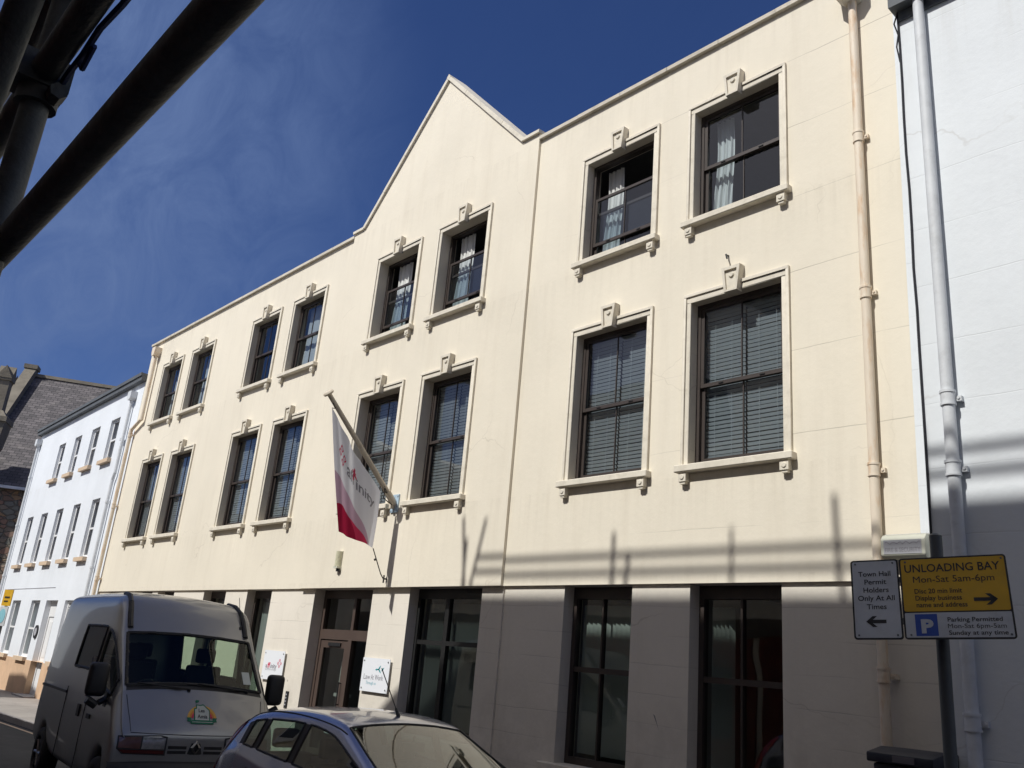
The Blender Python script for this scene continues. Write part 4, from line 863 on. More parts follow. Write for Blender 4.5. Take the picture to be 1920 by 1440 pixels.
for zz_ in (-.16, .14):
    p_ = [(-W_+.04, zz_-.02), (W_-.04, zz_-.02), (W_-.04, zz_+.02), (-W_+.04, zz_+.02)]; b.prism(p_, pm(-.003), pm(-.022))
b.build('mounting_rail', 'sign_back', PS)
b = MB()
for zz_, yy_ in ((2.27, -2.49), (2.57, -2.42)): b.box(-2.64, -2.53, yy_, -2.29, zz_-.02, zz_+.02)
b.build('clip', 'sign_back', PS)
for pl_, xs_ in ((pl1, (-.47, -.215)), (pl2, (-.13, .475))):
    for x_ in xs_:
        for z_ in (-.262, .262): b = MB(); b.tube(pm(.003)((x_, z_)), pm(.008)((x_, z_)), .007, n=8); b.build('rivet', 'sign_back', pl_, off=world_off(PS))
# far left sign plates
f_ = Matrix.Rotation(R(10), 3, 'Z')
for (nm, x0, x1, z0, z1, m) in (('yellow_plate', -.16, .36, 2.55, 2.98, 'plate_yellow'), ('blue_disc_plate', -.16, .30, 2.02, 2.53, 'plate_white')):
    b = MB(); b.box(x0, x1, -.07, -.05, z0, z1); o = b.build(nm, m, ls, off=Vector((0, 0, 0)))
    if 'blue' in nm: c_ = MB(); c_.tube((.06, -.071, 2.28), (.06, -.078, 2.28), .19, n=24); c_.build('disc', 'ink_lightteal', o, off=Vector((0, 0, 0)))
    else: c_ = MB(); c_.box(-.05, .25, -.074, -.071, 2.75, 2.8); c_.box(-.05, .2, -.074, -.071, 2.65, 2.69); c_.build('lettering', 'ink', o, off=Vector((0, 0, 0)))

# ------------------------------------------------------------------ wheelie bin
BN = thing('wheelie_bin', 'dark plastic wheelie bin with a grey label on its lid by the downpipe', 'bin', (-3.62, -.75, gz(-3.6)))
g0 = gz(-3.6)
b = MB(); b.add([(-3.66, -1.05, g0+.05), (-3.27, -1.05, g0+.05), (-3.27, -.5, g0+.05), (-3.66, -.5, g0+.05), (-3.71, -1.12, g0+1.28), (-3.22, -1.12, g0+1.28), (-3.22, -.42, g0+1.28), (-3.71, -.42, g0+1.28)], [(3, 2, 1, 0), (4, 5, 6, 7), (0, 1, 5, 4), (1, 2, 6, 5), (2, 3, 7, 6), (3, 0, 4, 7)]); o = b.build('body', 'bin_plastic', BN); bevel(o, .02)
b = MB(); b.prism([(-1.16, 1.285), (-1.16, 1.36), (-.9, 1.405), (-.4, 1.39), (-.38, 1.285)], lambda p: (-3.745, p[0], g0+p[1]), lambda p: (-3.19, p[0], g0+p[1])); o = b.build('lid', 'bin_plastic', BN); bevel(o, .012)
b = MB(); b.box(-3.52, -3.34, -1.166, -1.161, g0+1.30, g0+1.35); b.build('label', 'label_grey', BN)
for x in (-3.68, -3.26): b = MB(); b.tube((x-.03, -.45, g0+.1), (x+.03, -.45, g0+.1), .1, n=16); b.build('wheel', 'tyre', BN)

# ------------------------------------------------------------------ vehicles
def interp(tab, d):
    if d <= tab[0][0]: return tab[0][1]
    for (a, va), (b, vb) in zip(tab, tab[1:]):
        if d <= b: return va+(vb-va)*(d-a)/(b-a)
    return tab[-1][1]
def loft(ds, rowfn, xfn, yc, zc, matfn, levels=2):
    v = []; f = []; mi = []
    for d in ds:
        rows = rowfn(d); ring = [(-w_, h) for w_, h in rows]+[(w_, h) for w_, h in rows[-2::-1]]
        v += [(xfn(d), yc+w_, zc+h) for w_, h in ring]
    n = len(ring); nr = (n+1)//2
    for i in range(len(ds)-1):
        for k in range(n):
            a, b = i*n+k, i*n+(k+1) % n; f.append((a, b, b+n, a+n)); kk = min(k, n-2-k) if k < n-1 else -1; mi.append(matfn((ds[i]+ds[i+1])/2, kk, k < nr-1))
    for base, fl in ((0, 0), ((len(ds)-1)*n, 1)):
        for k in range(nr-2): f.append((base+k, base+k+1, base+n-2-k, base+n-1-k)); mi.append(matfn(ds[0] if not fl else ds[-1], -2, True))
        k = nr-2; f.append((base+k, base+k+1, base+n-1-k)); mi.append(matfn(ds[0] if not fl else ds[-1], -2, True))
    me = bpy.data.meshes.new('loft'); me.from_pydata(v, [], f); bm = bmesh.new(); bm.from_mesh(me); bmesh.ops.recalc_face_normals(bm, faces=bm.faces); bm.to_mesh(me); bm.free()
    for i in range(8): me.materials.append(MATS['ink'])
    for p, m_ in zip(me.polygons, mi): p.material_index = m_
    o = bpy.data.objects.new('loft', me); COL.objects.link(o); md = o.modifiers.new('s', 'SUBSURF'); md.levels = levels; md.render_levels = levels
    bpy.context.view_layer.update(); ev = o.evaluated_get(bpy.context.evaluated_depsgraph_get()); m2 = bpy.data.meshes.new_from_object(ev)
    V = [v_.co.copy() for v_ in m2.vertices]; out = {}
    for p in m2.polygons: out.setdefault(p.material_index, []).append(tuple(p.vertices))
    bvh = BVHTree.FromPolygons(V, [tuple(p.vertices) for p in m2.polygons]); bpy.data.objects.remove(o)
    return V, out, bvh
def sub(V, faces, name, m, parent, smooth=True, thick=0):
    idx = {}; b = MB()
    for f_ in faces:
        for i in f_:
            if i not in idx: idx[i] = len(idx); b.v.append(tuple(V[i]))
        b.f.append(tuple(idx[i] for i in f_))
    o = b.build(name, m, parent); o.data.shade_smooth(); return o
def islands(faces):
    par = {}
    def find(a):
        while par.setdefault(a, a) != a: par[a] = par[par[a]]; a = par[a]
        return a
    for f_ in faces:
        for i in f_[1:]: par[find(i)] = find(f_[0])
    g = {}
    for f_ in faces: g.setdefault(find(f_[0]), []).append(f_)
    return list(g.values())
def seal(V, faces, r, name, m, parent):
    cnt = {}
    for f_ in faces:
        for a, b in zip(f_, f_[1:]+f_[:1]): k = (min(a, b), max(a, b)); cnt[k] = cnt.get(k, 0)+1
    mb = MB()
    for (a, b), c_ in cnt.items():
        if c_ == 1: mb.tube(V[a], V[b], r, n=5, caps=False)
    o = mb.build(name, m, parent); return o
def wheel(parent, x, y, z, r, wd, side):
    prof = [(r*.62, .5), (r*.66, .58), (r*.93, .56), (r, .38), (r, -.38), (r*.93, -.5), (r*.62, -.5)]
    b = MB(); n = 32
    for i in range(n):
        a = 2*math.pi*i/n; b.v += [(x+p[0]*math.cos(a), y+side*p[1]*wd, z+p[0]*math.sin(a)) for p in prof]
    k = len(prof)
    for i in range(n):
        for j in range(k-1): a = i*k+j; c_ = ((i+1) % n)*k+j; b.f.append((a, a+1, c_+1, c_))
    t_ = b.build('wheel', 'tyre', parent, smooth=True); w_ = MB(); w_.tube((x, y+side*.18*wd, z), (x, y+side*.42*wd, z), r*.63, n=28); 
    for i in range(6): a = 2*math.pi*i/6; w_.tube((x, y+side*.45*wd, z), (x+math.cos(a)*r*.55, y+side*.5*wd, z+math.sin(a)*r*.55), r*.07, n=6)
    w_.tube((x, y, z), (x, y+side*.55*wd, z), r*.15, n=14); w_.build('rim', 'rim', t_, off=world_off(parent))
def raydrop(bvh, o, d, off):
    hit = bvh.ray_cast(Vector(o), Vector(d))
    if hit[0] is None: return tuple(o)
    n = hit[1]; n = n if n.dot(Vector(d)) < 0 else -n
    return tuple(hit[0]+n*off)
def grid_decal(bvh, poly, fn_o, d, off, name, m, parent, step=.03, smooth=True):
    """outline poly (2D) filled as a fine grid clipped to the outline and dropped on the body"""
    bm_ = bmesh.new(); vs0 = [bm_.verts.new((p[0], p[1], 0)) for p in poly]; bm_.faces.new(vs0)
    xs_ = [p[0] for p in poly]; ys_ = [p[1] for p in poly]
    for ax, lo, hi in ((0, min(xs_), max(xs_)), (1, min(ys_), max(ys_))):
        c_ = lo+step
        while c_ < hi-1e-4:
            bmesh.ops.bisect_plane(bm_, geom=bm_.verts[:]+bm_.edges[:]+bm_.faces[:], plane_co=(c_, 0, 0) if ax == 0 else (0, c_, 0), plane_no=(1, 0, 0) if ax == 0 else (0, 1, 0)); c_ += step
    bm_.verts.index_update(); b = MB(); b.add([raydrop(bvh, fn_o((v_.co.x, v_.co.y)), d, off) for v_ in bm_.verts], [tuple(v_.index for v_ in f_.verts) for f_ in bm_.faces]); bm_.free()
    return b.build(name, m, parent, smooth=smooth)

# ---- minibus / van
VX, VY, VZ = -9.98, -4.02, gz(-12)-.12
VAN = thing('parked_van', 'silver high roof van with black mirrors and a rainbow house logo on its bonnet', 'van', (-10.7, -4.95, VZ))
vtop = [(0, .90), (.04, .98), (.16, 1.07), (.40, 1.22), (.64, 1.36), (.72, 1.42), (1.35, 2.04), (1.42, 2.12), (1.60, 2.34), (1.85, 2.49), (2.25, 2.54), (3.2, 2.57), (4.75, 2.55), (4.9, 2.50), (4.95, 2.38)]
vw = [(0, .88), (.04, .925), (.16, .94), (.40, .945), (.72, .945), (1.4, .95), (4.8, .945), (4.95, .89)]
vs_tab = [(0, .32), (.5, .32), (.56, .50), (.66, .66), (.80, .74), (.94, .74), (1.08, .66), (1.18, .50), (1.24, .32), (3.72, .32), (3.78, .50), (3.88, .66), (4.0, .72), (4.12, .72), (4.24, .66), (4.34, .5), (4.40, .36), (4.95, .36)]
def vrows(d):
    t_ = interp(vtop, d); w_ = interp(vw, d); s_ = interp(vs_tab, d); scr = interp([(.7, .05), (1.4, .13), (1.5, .14), (2.2, .17)], d)
    return [(w_-.22, s_), (w_-.02, s_+.03), (w_, max(s_+.06, .70)), (w_, min(1.10, t_-.14)), (w_-.02, min(interp([(1.75, 1.32), (1.95, 1.50)], d), t_-.095)), (w_-.085, min(interp([(1.3, 1.97), (1.55, 2.11), (1.9, 2.14)], d), t_-.065)), (w_-.115, min(2.37, t_-.045)), (w_-scr, interp([(.6, t_-.03), (.8, t_-.045), (1.35, t_-.02)], d) if d < 1.5 else interp([(1.5, t_-.02), (2.2, 2.50)], d)), (.45, t_+.005), (0, t_+.02)]
vds = [0, .04, .16, .40, .52, .56, .64, .72, .76, .88, 1.0, 1.16, 1.24, 1.35, 1.42, 1.62, 1.74, 1.9, 2.02, 2.25, 2.9, 3.0, 3.05, 3.72, 3.8, 3.92, 4.06, 4.2, 4.32, 4.40, 4.75, 4.9, 4.95]
def vmat(d, k, near):
    if k in (7, 8) and .76 < d < 1.35: return 1
    if k == 4 and (.93 < d < 1.73): return 2
    if k == 4 and (1.9 < d < 3.0): return 3
    if k == 4 and (3.12 < d < 4.5) and not near: return 4
    if k in (4,) and d > 4.9: return 0
    if k in (7, 8) and .72 < d < .76: return 5
    if k == -2 and d > 4: return 0
    if k == -1: return 6
    return 0
def vxf(d): return VX-(d if d >= .72 else .42+d*.30/.72)
V, parts, vb_ = loft(vds, vrows, vxf, VY, VZ, vmat)
body = sub(V, parts[0], 'body', 'silver_paint', VAN)
for i_, nm in ((1, 'windscreen'), (2, 'door_window'), (3, 'side_window'), (4, 'side_window')):
    for g_ in islands(parts.get(i_, [])):
        w_ = sub(V, g_, nm, 'van_glass', VAN); seal(V, g_, .022 if i_ == 1 else .02, 'rubber_seal', 'rubber', w_).parent = w_
sub(V, parts[5], 'cowl', 'black_trim', VAN); sub(V, parts[6], 'underbody', 'van_floor', VAN)
def vfront(p): return (VX+1.0, VY+p[0], VZ+p[1])
DX = (-1, 0, 0)
def vd(poly, m, name, off=.006, parent=VAN, step=.04): return grid_decal(vb_, poly, vfront, DX, off, name, m, parent, step)
for s_ in (-1, 1):
    def sg(pts): return [(s_*a, b) for a, b in pts]
    h_ = vd(sg([(.33, .735), (.80, .745), (.865, .80), (.865, .93), (.40, .945), (.33, .93)]), 'black_trim', 'headlight', .004)
    vd(sg([(.35, .80), (.60, .80), (.60, .925), (.41, .93), (.35, .915)]), 'lamp_clear', 'lens', .010, h_).parent = h_
    vd(sg([(.615, .80), (.85, .81), (.85, .915), (.615, .925)]), 'lamp_amber', 'lens', .010, h_).parent = h_
    vd(sg([(.35, .75), (.79, .757), (.84, .79), (.35, .787)]), 'lamp_dark', 'lens', .010, h_).parent = h_
    for z0 in (.755, .805): vd(sg([(.10, z0), (.31, z0), (.31, z0+.032), (.10, z0+.032)]), 'rubber', 'grille_slot', .004)
    # black trims running up the roof cap
    bq = MB(); pts = []
    for d, wv_, hv in ((1.38, .735, 2.09), (1.46, .735, 2.18), (1.54, .73, 2.28), (1.66, .72, 2.38), (1.85, .70, 2.48), (2.1, .69, 2.53)):
        q_ = raydrop(vb_, (VX-d+.35, VY+s_*wv_, VZ+hv+.35), (-.7, 0, -.7), .004); pts.append(Vector(q_))
    bq.path(pts, .034, 8)
    bq.build('roof_trim', 'black_trim', VAN)
    # mirror
    mx_ = VX-.98; my = VY+s_*1.08
    bq = MB(); bq.box(mx_-.07, mx_+.07, my-.11, my+.11, VZ+1.29, VZ+1.66); mo = bq.build('mirror', 'black_trim', VAN); bevel(mo, .05, 3)
    bq = MB(); bq.tube((mx_-.02, VY+s_*.93, VZ+1.27), (mx_, my-s_*.06, VZ+1.22), .035, n=8); bq.tube((mx_, my-s_*.04, VZ+1.19), (mx_, my+s_*.07, VZ+1.25), .045, n=8); bq.box(mx_-.10, mx_+.02, min(VY+s_*.88, VY+s_*.945), max(VY+s_*.88, VY+s_*.945), VZ+1.18, VZ+1.34); bq.build('mirror_arm', 'black_trim', mo, off=world_off(VAN))
    bq = MB(); bq.quad((mx_-.072, my-.08, VZ+1.28), (mx_-.072, my+.08, VZ+1.28), (mx_-.072, my+.08, VZ+1.56), (mx_-.072, my-.08, VZ+1.56)); bq.build('mirror_glass', 'chrome', mo, off=world_off(VAN))
    for dx in (.87, 4.06): wheel(VAN, VX-dx, VY+s_*.82, VZ+.335, .335, .22, s_)
    bq = MB(); bq.box(VX-1.66, VX-1.50, VY+s_*.945-.02, VY+s_*.945+.02, VZ+1.0, VZ+1.05); bq.box(VX-2.2, VX-2.08, VY+s_*.945-.02, VY+s_*.945+.02, VZ+.98, VZ+1.12); bq.build('door_handle', 'black_trim', VAN)
    bq = MB()   # shut lines and rubbing strip
    for x_ in (1.86, 3.02): bq.box(VX-x_-.006, VX-x_+.006, VY+s_*.948-.004, VY+s_*.948+.004, VZ+.42, VZ+1.28)
    bq.box(VX-4.7, VX-3.05, VY+s_*.945-.012, VY+s_*.945+.008, VZ+1.19, VZ+1.22); bq.build('side_trim', 'black_trim', VAN)
# bonnet shut lines, bumper, badge, wipers, plate
def vline(pts, r, m, name, parent=VAN):
    q = [raydrop(vb_, vfront(p), DX, .001) for p in pts]; bq = MB(); bq.path(q, r, 5); return bq.build(name, m, parent)
vline([(-.80, 1.34), (-.78, 1.2), (-.76, 1.1), (-.74, .975)], .004, 'rubber', 'bonnet_gap'); vline([(.80, 1.34), (.78, 1.2), (.76, 1.1), (.74, .975)], .004, 'rubber', 'bonnet_gap'); vline([(-.74+.0925*i, .965-.012*math.sin(math.pi*i/16)) for i in range(17)], .005, 'rubber', 'bonnet_gap')
bq = MB(); n = 14
def bump(w_, dz, out): return (VX-.42+out-.10*abs(w_/.9)**3, VY+w_, VZ+dz)
prof = [(.28, -.02), (.30, .08), (.45, .13), (.60, .13), (.66, .09), (.68, -.02)]
for i in range(n+1):
    w_ = -.93+1.86*i/n; bq.v += [bump(w_, dz, o_) for dz, o_ in prof]
k = len(prof)
for i in range(n):
    for j in range(k-1): a = i*k+j; bq.f.append((a, a+k, a+k+1, a+1))
bq.build('bumper', 'black_trim', VAN, smooth=True)
bq = MB(); 
for (r0, r1, off) in ((.062, .044, .012),):
    o4 = [(0, r0*1.25), (r0, 0), (0, -r0*1.25), (-r0, 0)]; i4 = [(0, r1*1.1), (r1*.75, 0), (0, -r1*1.1), (-r1*.75, 0)]
    def bd(p, o_): q = raydrop(vb_, vfront((p[0], p[1]+.825)), DX, .004); return (q[0]+o_, q[1], q[2])
    bq.add([bd(p, off) for p in o4]+[bd(p, off+.014) for p in i4]+[bd(p, 0) for p in o4], [(i, (i+1) % 4, 4+(i+1) % 4, 4+i) for i in range(4)]+[(i, 8+i, 8+(i+1) % 4, (i+1) % 4) for i in range(4)])
bq.build('diamond_badge', 'chrome', VAN)
vd([(-.085, .755), (-.05, .75), (.05, .75), (.085, .755), (.05, .87), (-.05, .87)], 'rubber', 'badge_recess', .003)
def on_screen(p, off=.012): return raydrop(vb_, vfront(p), DX, off)
for (a, b2) in (((.62, 1.44), (-.02, 1.50)), ((-.10, 1.43), (-.72, 1.47))):
    bq = MB(); A = Vector(on_screen(a)); B = Vector(on_screen(b2)); Cc = Vector(on_screen(((a[0]*.45+b2[0]*.55), (a[1]+b2[1])/2-.0)))
    bq.tube(A, Cc+Vector((.02, 0, .0)), .009, n=6); bq.tube(Cc+Vector((.018, 0, 0))-(B-A)*.42, Cc+Vector((.018, 0, 0))+(B-A)*.40, .008, n=6); bq.tube(A, A+Vector((.0, 0, -.03)), .02, n=8); bq.build('wiper', 'rubber', VAN)
b = MB(); b.add([on_screen(p, .004) for p in ((.60, 1.52), (.70, 1.52), (.70, 1.66), (.60, 1.66))], [(0, 1, 2, 3)]); b.build('permit_sticker', 'pale_ink', VAN)
# aerial at the front of the roof
b = MB(); q_ = Vector(raydrop(vb_, (VX-1.48, VY+.68, VZ+3.2), (0, 0, -1), .0)); b.tube(q_, q_+Vector((-.30, .02, .42)), .004, n=5); b.tube(q_, q_+Vector((-.02, 0, .03)), .016, n=8); b.build('aerial', 'rubber', VAN)
# rainbow house logo on the bonnet
def bl(p): return (p[0]*.9+.05, p[1]*.95+1.19)
LG = MB()
def arc(r0, r1, a0, a1, m, nm, parent, cy=-.075, n=18):
    poly = [(r1*math.cos(R(a0+(a1-a0)*i/n)), cy+r1*.80*math.sin(R(a0+(a1-a0)*i/n))) for i in range(n+1)]+[(r0*math.cos(R(a1-(a1-a0)*i/n)), cy+r0*.80*math.sin(R(a1-(a1-a0)*i/n))) for i in range(n+1)]
    b = MB(); k = n+1; vv = [raydrop(vb_, vfront(bl(p)), DX, .004) for p in poly]; b.add(vv, [(i, i+1, 2*k-2-i, 2*k-1-i) for i in range(n)]); return b.build(nm, m, parent)
lg = arc(.165, .195, 8, 172, 'yellow_ink', 'rainbow_logo', VAN); arc(.14, .165, 8, 172, 'orange_ink', 'band', lg); arc(.115, .14, 8, 172, 'ink_crimson', 'band', lg)
def lp(pts, off, m, nm): b = MB(); b.add([raydrop(vb_, vfront(bl(p)), DX, off) for p in pts], [tuple(range(len(pts)))]); return b.build(nm, m, lg, off=world_off(VAN))
for o_ in lg.children: o_.location = (0, 0, 0)
lp([(-.105, -.09), (.105, -.09), (.105, .03), (.02, .095), (-.02, .085), (-.075, .09), (-.078, .05), (-.105, .045)], .0055, 'green_ink', 'house_outline')
lp([(-.092, -.082), (.092, -.082), (.092, .024), (.018, .080), (-.02, .072), (-.063, .077), (-.066, .04), (-.092, .035)], .007, 'pale_ink', 'house')
lp([(-.15, -.125), (.15, -.125), (.15, -.085), (-.15, -.085)], .0085, 'green_ink', 'ribbon'); lp([(-.20, -.10), (-.14, -.10), (-.14, -.055), (-.20, -.055), (-.185, -.078)], .006, 'green_ink', 'ribbon'); lp([(.20, -.10), (.14, -.10), (.14, -.055), (.20, -.055), (.185, -.078)], .006, 'green_ink', 'ribbon')
lp([(-.135, -.108), (.135, -.108), (.135, -.102), (-.135, -.102)], .0098, 'pale_ink', 'ribbon_line')
lp([(-.075, .105), (-.04, .115), (-.03, .135), (-.07, .14), (-.085, .125)], .0055, 'green_ink', 'smoke')
b = MB(); F2 = lambda p: raydrop(vb_, vfront(bl(p)), DX, .0085); fit_text(b, 'Les', -.045, .035, .022, .038, F2, .02); fit_text(b, 'Amis', -.062, .068, -.042, .042, F2, .02); b.build('lettering', 'ink', lg, off=world_off(VAN))
# cabin: floor, dash, seats, steering wheel
b = MB(); b.box(VX-4.8, VX-.7, VY-.8, VY+.8, VZ+.76, VZ+.80); b.box(VX-1.20, VX-.80, VY-.80, VY+.80, VZ+.8, VZ+1.28); b.box(VX-4.7, VX-1.9, VY-.6, VY+.6, VZ+2.40, VZ+2.43); b.build('cabin_floor', 'van_floor', VAN)
for (xs_, ys_) in ((1.95, -.42), (1.95, .48), (2.9, -.50), (3.6, .1)):
    b = MB(); x_, y_ = VX-xs_, VY+ys_; b.box(x_-.05, x_+.42, y_-.23, y_+.23, VZ+.95, VZ+1.10); b.box(x_-.16, x_-.04, y_-.23, y_+.23, VZ+1.05, VZ+1.68); b.box(x_-.15, x_-.06, y_-.13, y_+.13, VZ+1.71, VZ+1.90); o = b.build('seat', 'seat_cloth', VAN); bevel(o, .035, 2)
b = MB(); c_ = Vector((VX-1.35, VY-.42, VZ+1.32)); pts = [c_+Vector((.10*math.sin(a), .20*math.cos(a), .17*math.sin(a))) for a in [2*math.pi*i/20 for i in range(21)]]; b.path(pts, .016, 6); b.tube(c_+Vector((0, -.2, 0)), c_+Vector((0, .2, 0)), .014, n=6); b.build('steering_wheel', 'black_trim', VAN)
VAN.rotation_euler = (0, 0, R(-5.6))
b = MB(); b.add([(VX-.85, VY-.30, VZ+1.315), (VX-1.12, VY-.36, VZ+1.345), (VX-1.10, VY+.02, VZ+1.36), (VX-.84, VY+.04, VZ+1.318)], [(0, 1, 2, 3)]); b.build('papers', 'paper', VAN)

# ---- hatchback
KX, KY, KZ = -8.17, -4.15, gz(-6.5)-.12
CAR = thing('parked_car', 'lilac grey hatchback with a roof aerial parked in front of the van', 'car', (KX+1.9, KY, KZ))
ct = [(0, .62), (.03, .80), (.09, .96), (.18, 1.08), (.32, 1.24), (.46, 1.37), (.62, 1.415), (.9, 1.45), (1.3, 1.475), (1.6, 1.472), (1.8, 1.45), (1.95, 1.42), (2.45, 1.20), (2.97, .985), (3.05, .965), (3.5, .85), (3.85, .68), (3.95, .55)]
cw = [(0, .68), (.03, .72), (.09, .76), (.32, .815), (.62, .84), (1.2, .86), (2.9, .86), (3.5, .82), (3.85, .70), (3.95, .60)]
cs = [(0, .26), (.3, .24), (.36, .45), (.5, .60), (.64, .64), (.78, .60), (.92, .45), (.98, .22), (2.85, .22), (2.9, .45), (3.02, .60), (3.15, .64), (3.3, .6), (3.42, .45), (3.48, .24), (3.95, .26)]
cb = [(0, 1.0), (.6, 1.07), (1.2, 1.01), (2.0, .955), (2.95, .90), (3.95, .8)]
cg = [(.32, 1.18), (.46, 1.27), (.62, 1.33), (.9, 1.385), (1.3, 1.415), (1.6, 1.412), (1.8, 1.39), (1.95, 1.355), (2.45, 1.13), (2.9, .955)]
def crows(d):
    t_ = interp(ct, d); w_ = interp(cw, d); s_ = interp(cs, d); be = min(interp(cb, d), t_-.13); gt = max(be+.015, min(interp(cg, d), t_-.055))
    w5 = w_-.065; w6 = w5-(gt-be)*.40; w7 = w6-.04; h7 = max(gt+.008, min(gt+.03, t_-.012))
    return [(w_-.15, s_), (w_-.02, s_+.04), (w_, max(s_+.06, min(.55, t_-.3))), (w_-.003, max(s_+.09, min(.80, t_-.2))), (w_-.03, be-.025), (w5, be), (w6, gt), (w7, h7), (w7*.55, t_-.003), (0, t_+.012)]
cds = [0, .03, .09, .18, .32, .46, .58, .66, .76, .84, .90, 1.1, 1.3, 1.46, 1.54, 1.60, 1.8, 1.90, 1.95, 2.2, 2.5, 2.8, 2.9, 2.97, 3.05, 3.2, 3.5, 3.7, 3.85, 3.95]
def cmat(d, k, near):
    if k == 5 and .66 < d < .84: return 1
    if k == 5 and .90 < d < 1.46: return 2
    if k == 5 and 1.54 < d < 2.8: return 3
    if k == 5 and (.58 < d < 2.97): return 4
    if k in (7, 8) and 1.95 < d < 2.97: return 5
    if k in (7, 8) and .12 < d < .42: return 6
    if k in (4, 5, 6) and .05 < d < .40: return 7
    return 0
V, parts, cbv = loft(cds, crows, lambda d: KX+d, KY, KZ, cmat)
sub(V, parts[0], 'body', 'lilac_paint', CAR); sub(V, parts[4], 'black_pillar', 'black_trim', CAR)
for i_, nm in ((1, 'quarter_window'), (2, 'door_window'), (3, 'door_window'), (5, 'windscreen'), (6, 'rear_window')):
    for g_ in islands(parts.get(i_, [])):
        w_ = sub(V, g_, nm, 'car_glass', CAR); seal(V, g_, .010, 'rubber_seal', 'rubber', w_).parent = w_
sub(V, parts[7], 'rear_quarter', 'lilac_paint', CAR)
for s_ in (-1, 1):
    dn = Vector((.30, -s_*.954, 0)); tn = Vector((.954, s_*.30, 0)); c0 = Vector((KX+.20, KY+s_*.80, KZ))
    grid_decal(cbv, [(-.14, .78), (.0, .78), (.04, .92), (.16, 1.12), (.25, 1.27), (.16, 1.29), (.06, 1.18), (-.06, 1.02), (-.13, .90)], lambda p: tuple(c0+tn*p[0]-dn*1.2+Vector((0, 0, p[1]))), tuple(dn), .007, 'tail_light', 'lamp_red', CAR, .03)
for s_ in (-1, 1):
    for dx in (.66, 3.15): wheel(CAR, KX+dx, KY+s_*.76, KZ+.30, .30, .19, s_)
    b = MB(); b.box(KX+2.55, KX+2.72, KY+s_*.96-.09, KY+s_*.96+.09, KZ+.93, KZ+1.07); mo = b.build('mirror', 'lilac_paint', CAR); bevel(mo, .035, 3); b = MB(); b.tube((KX+2.66, KY+s_*.80, KZ+.94), (KX+2.63, KY+s_*.9, KZ+.96), .025, n=8); b.build('mirror_arm', 'black_trim', mo, off=world_off(CAR))
    for dx in (.98, 2.0):
        def sd_(p): return (p[0], KY+s_*2, p[1])
        q0 = raydrop(cbv, (KX+dx, KY+s_*2, KZ+.86), (0, -s_, 0), .03); q1 = raydrop(cbv, (KX+dx-.17, KY+s_*2, KZ+.87), (0, -s_, 0), .03)
        b = MB(); b.tube(q0, q1, .016, n=8); b.tube(q0, Vector(q0)-Vector((0, s_*.03, 0)), .014, n=6); b.tube(q1, Vector(q1)-Vector((0, s_*.03, 0)), .014, n=6); b.build('door_handle', 'lilac_paint', CAR)
    b = MB()   # door shut lines
    for dx in (.86, 1.57, 2.75):
        b.path([raydrop(cbv, (KX+dx+(.04 if dx < 1 else 0)*k_, KY+s_*2, KZ+.35+.6*k_), (0, -s_, 0), .001) for k_ in [i/6 for i in range(7)]], .004, 5)
    b.build('door_gap', 'rubber', CAR)
    b = MB(); b.path([raydrop(cbv, (KX+.34+.1*i, KY+s_*.62, KZ+2), (0, 0, -1), .002) for i in range(18)], .006, 5); b.build('roof_gutter', 'rubber', CAR)
b = MB(); q_ = Vector(raydrop(cbv, (KX+1.80, KY+.02, KZ+3), (0, 0, -1), 0)); b.tube(q_, q_+Vector((-.05, 0, .06)), .018, .010, n=8); b.tube(q_+Vector((-.05, 0, .06)), q_+Vector((-.33, 0, .37)), .0045, n=6); b.build('aerial', 'rubber', CAR)
b = MB(); b.box(KX+.5, KX+3.3, KY-.68, KY+.68, KZ+.3, KZ+.34); b.box(KX+2.55, KX+3.0, KY-.7, KY+.7, KZ+.34, KZ+.88); b.build('cabin_floor', 'van_floor', CAR)
for (xs_, ys_) in ((1.55, -.36), (1.55, .36), (.75, -.36), (.75, .36)):
    b = MB(); x_, y_ = KX+xs_, KY+ys_; b.box(x_, x_+.45, y_-.24, y_+.24, KZ+.42, KZ+.56); b.box(x_-.12, x_+.02, y_-.24, y_+.24, KZ+.5, KZ+1.05); b.box(x_-.14, x_-.04, y_-.12, y_+.12, KZ+1.08, KZ+1.24); o = b.build('seat', 'seat_cloth', CAR); bevel(o, .03, 2)
for wx in ((-.05, .55), (-.68, -.10)):
    A = Vector(raydrop(cbv, (KX+2.93, KY+wx[1], KZ+3), (0, 0, -1), .012)); B = Vector(raydrop(cbv, (KX+2.86, KY+wx[0], KZ+3), (0, 0, -1), .012)); b = MB(); b.tube(A, B, .008, n=6); b.build('wiper', 'rubber', CAR)
b = MB(); b.tube((KX+2.08, KY, KZ+1.33), (KX+2.08, KY, KZ+1.28), .01, n=6); b.box(KX+2.05, KX+2.09, KY-.11, KY+.11, KZ+1.21, KZ+1.28); b.build('rear_view_mirror', 'black_trim', CAR)

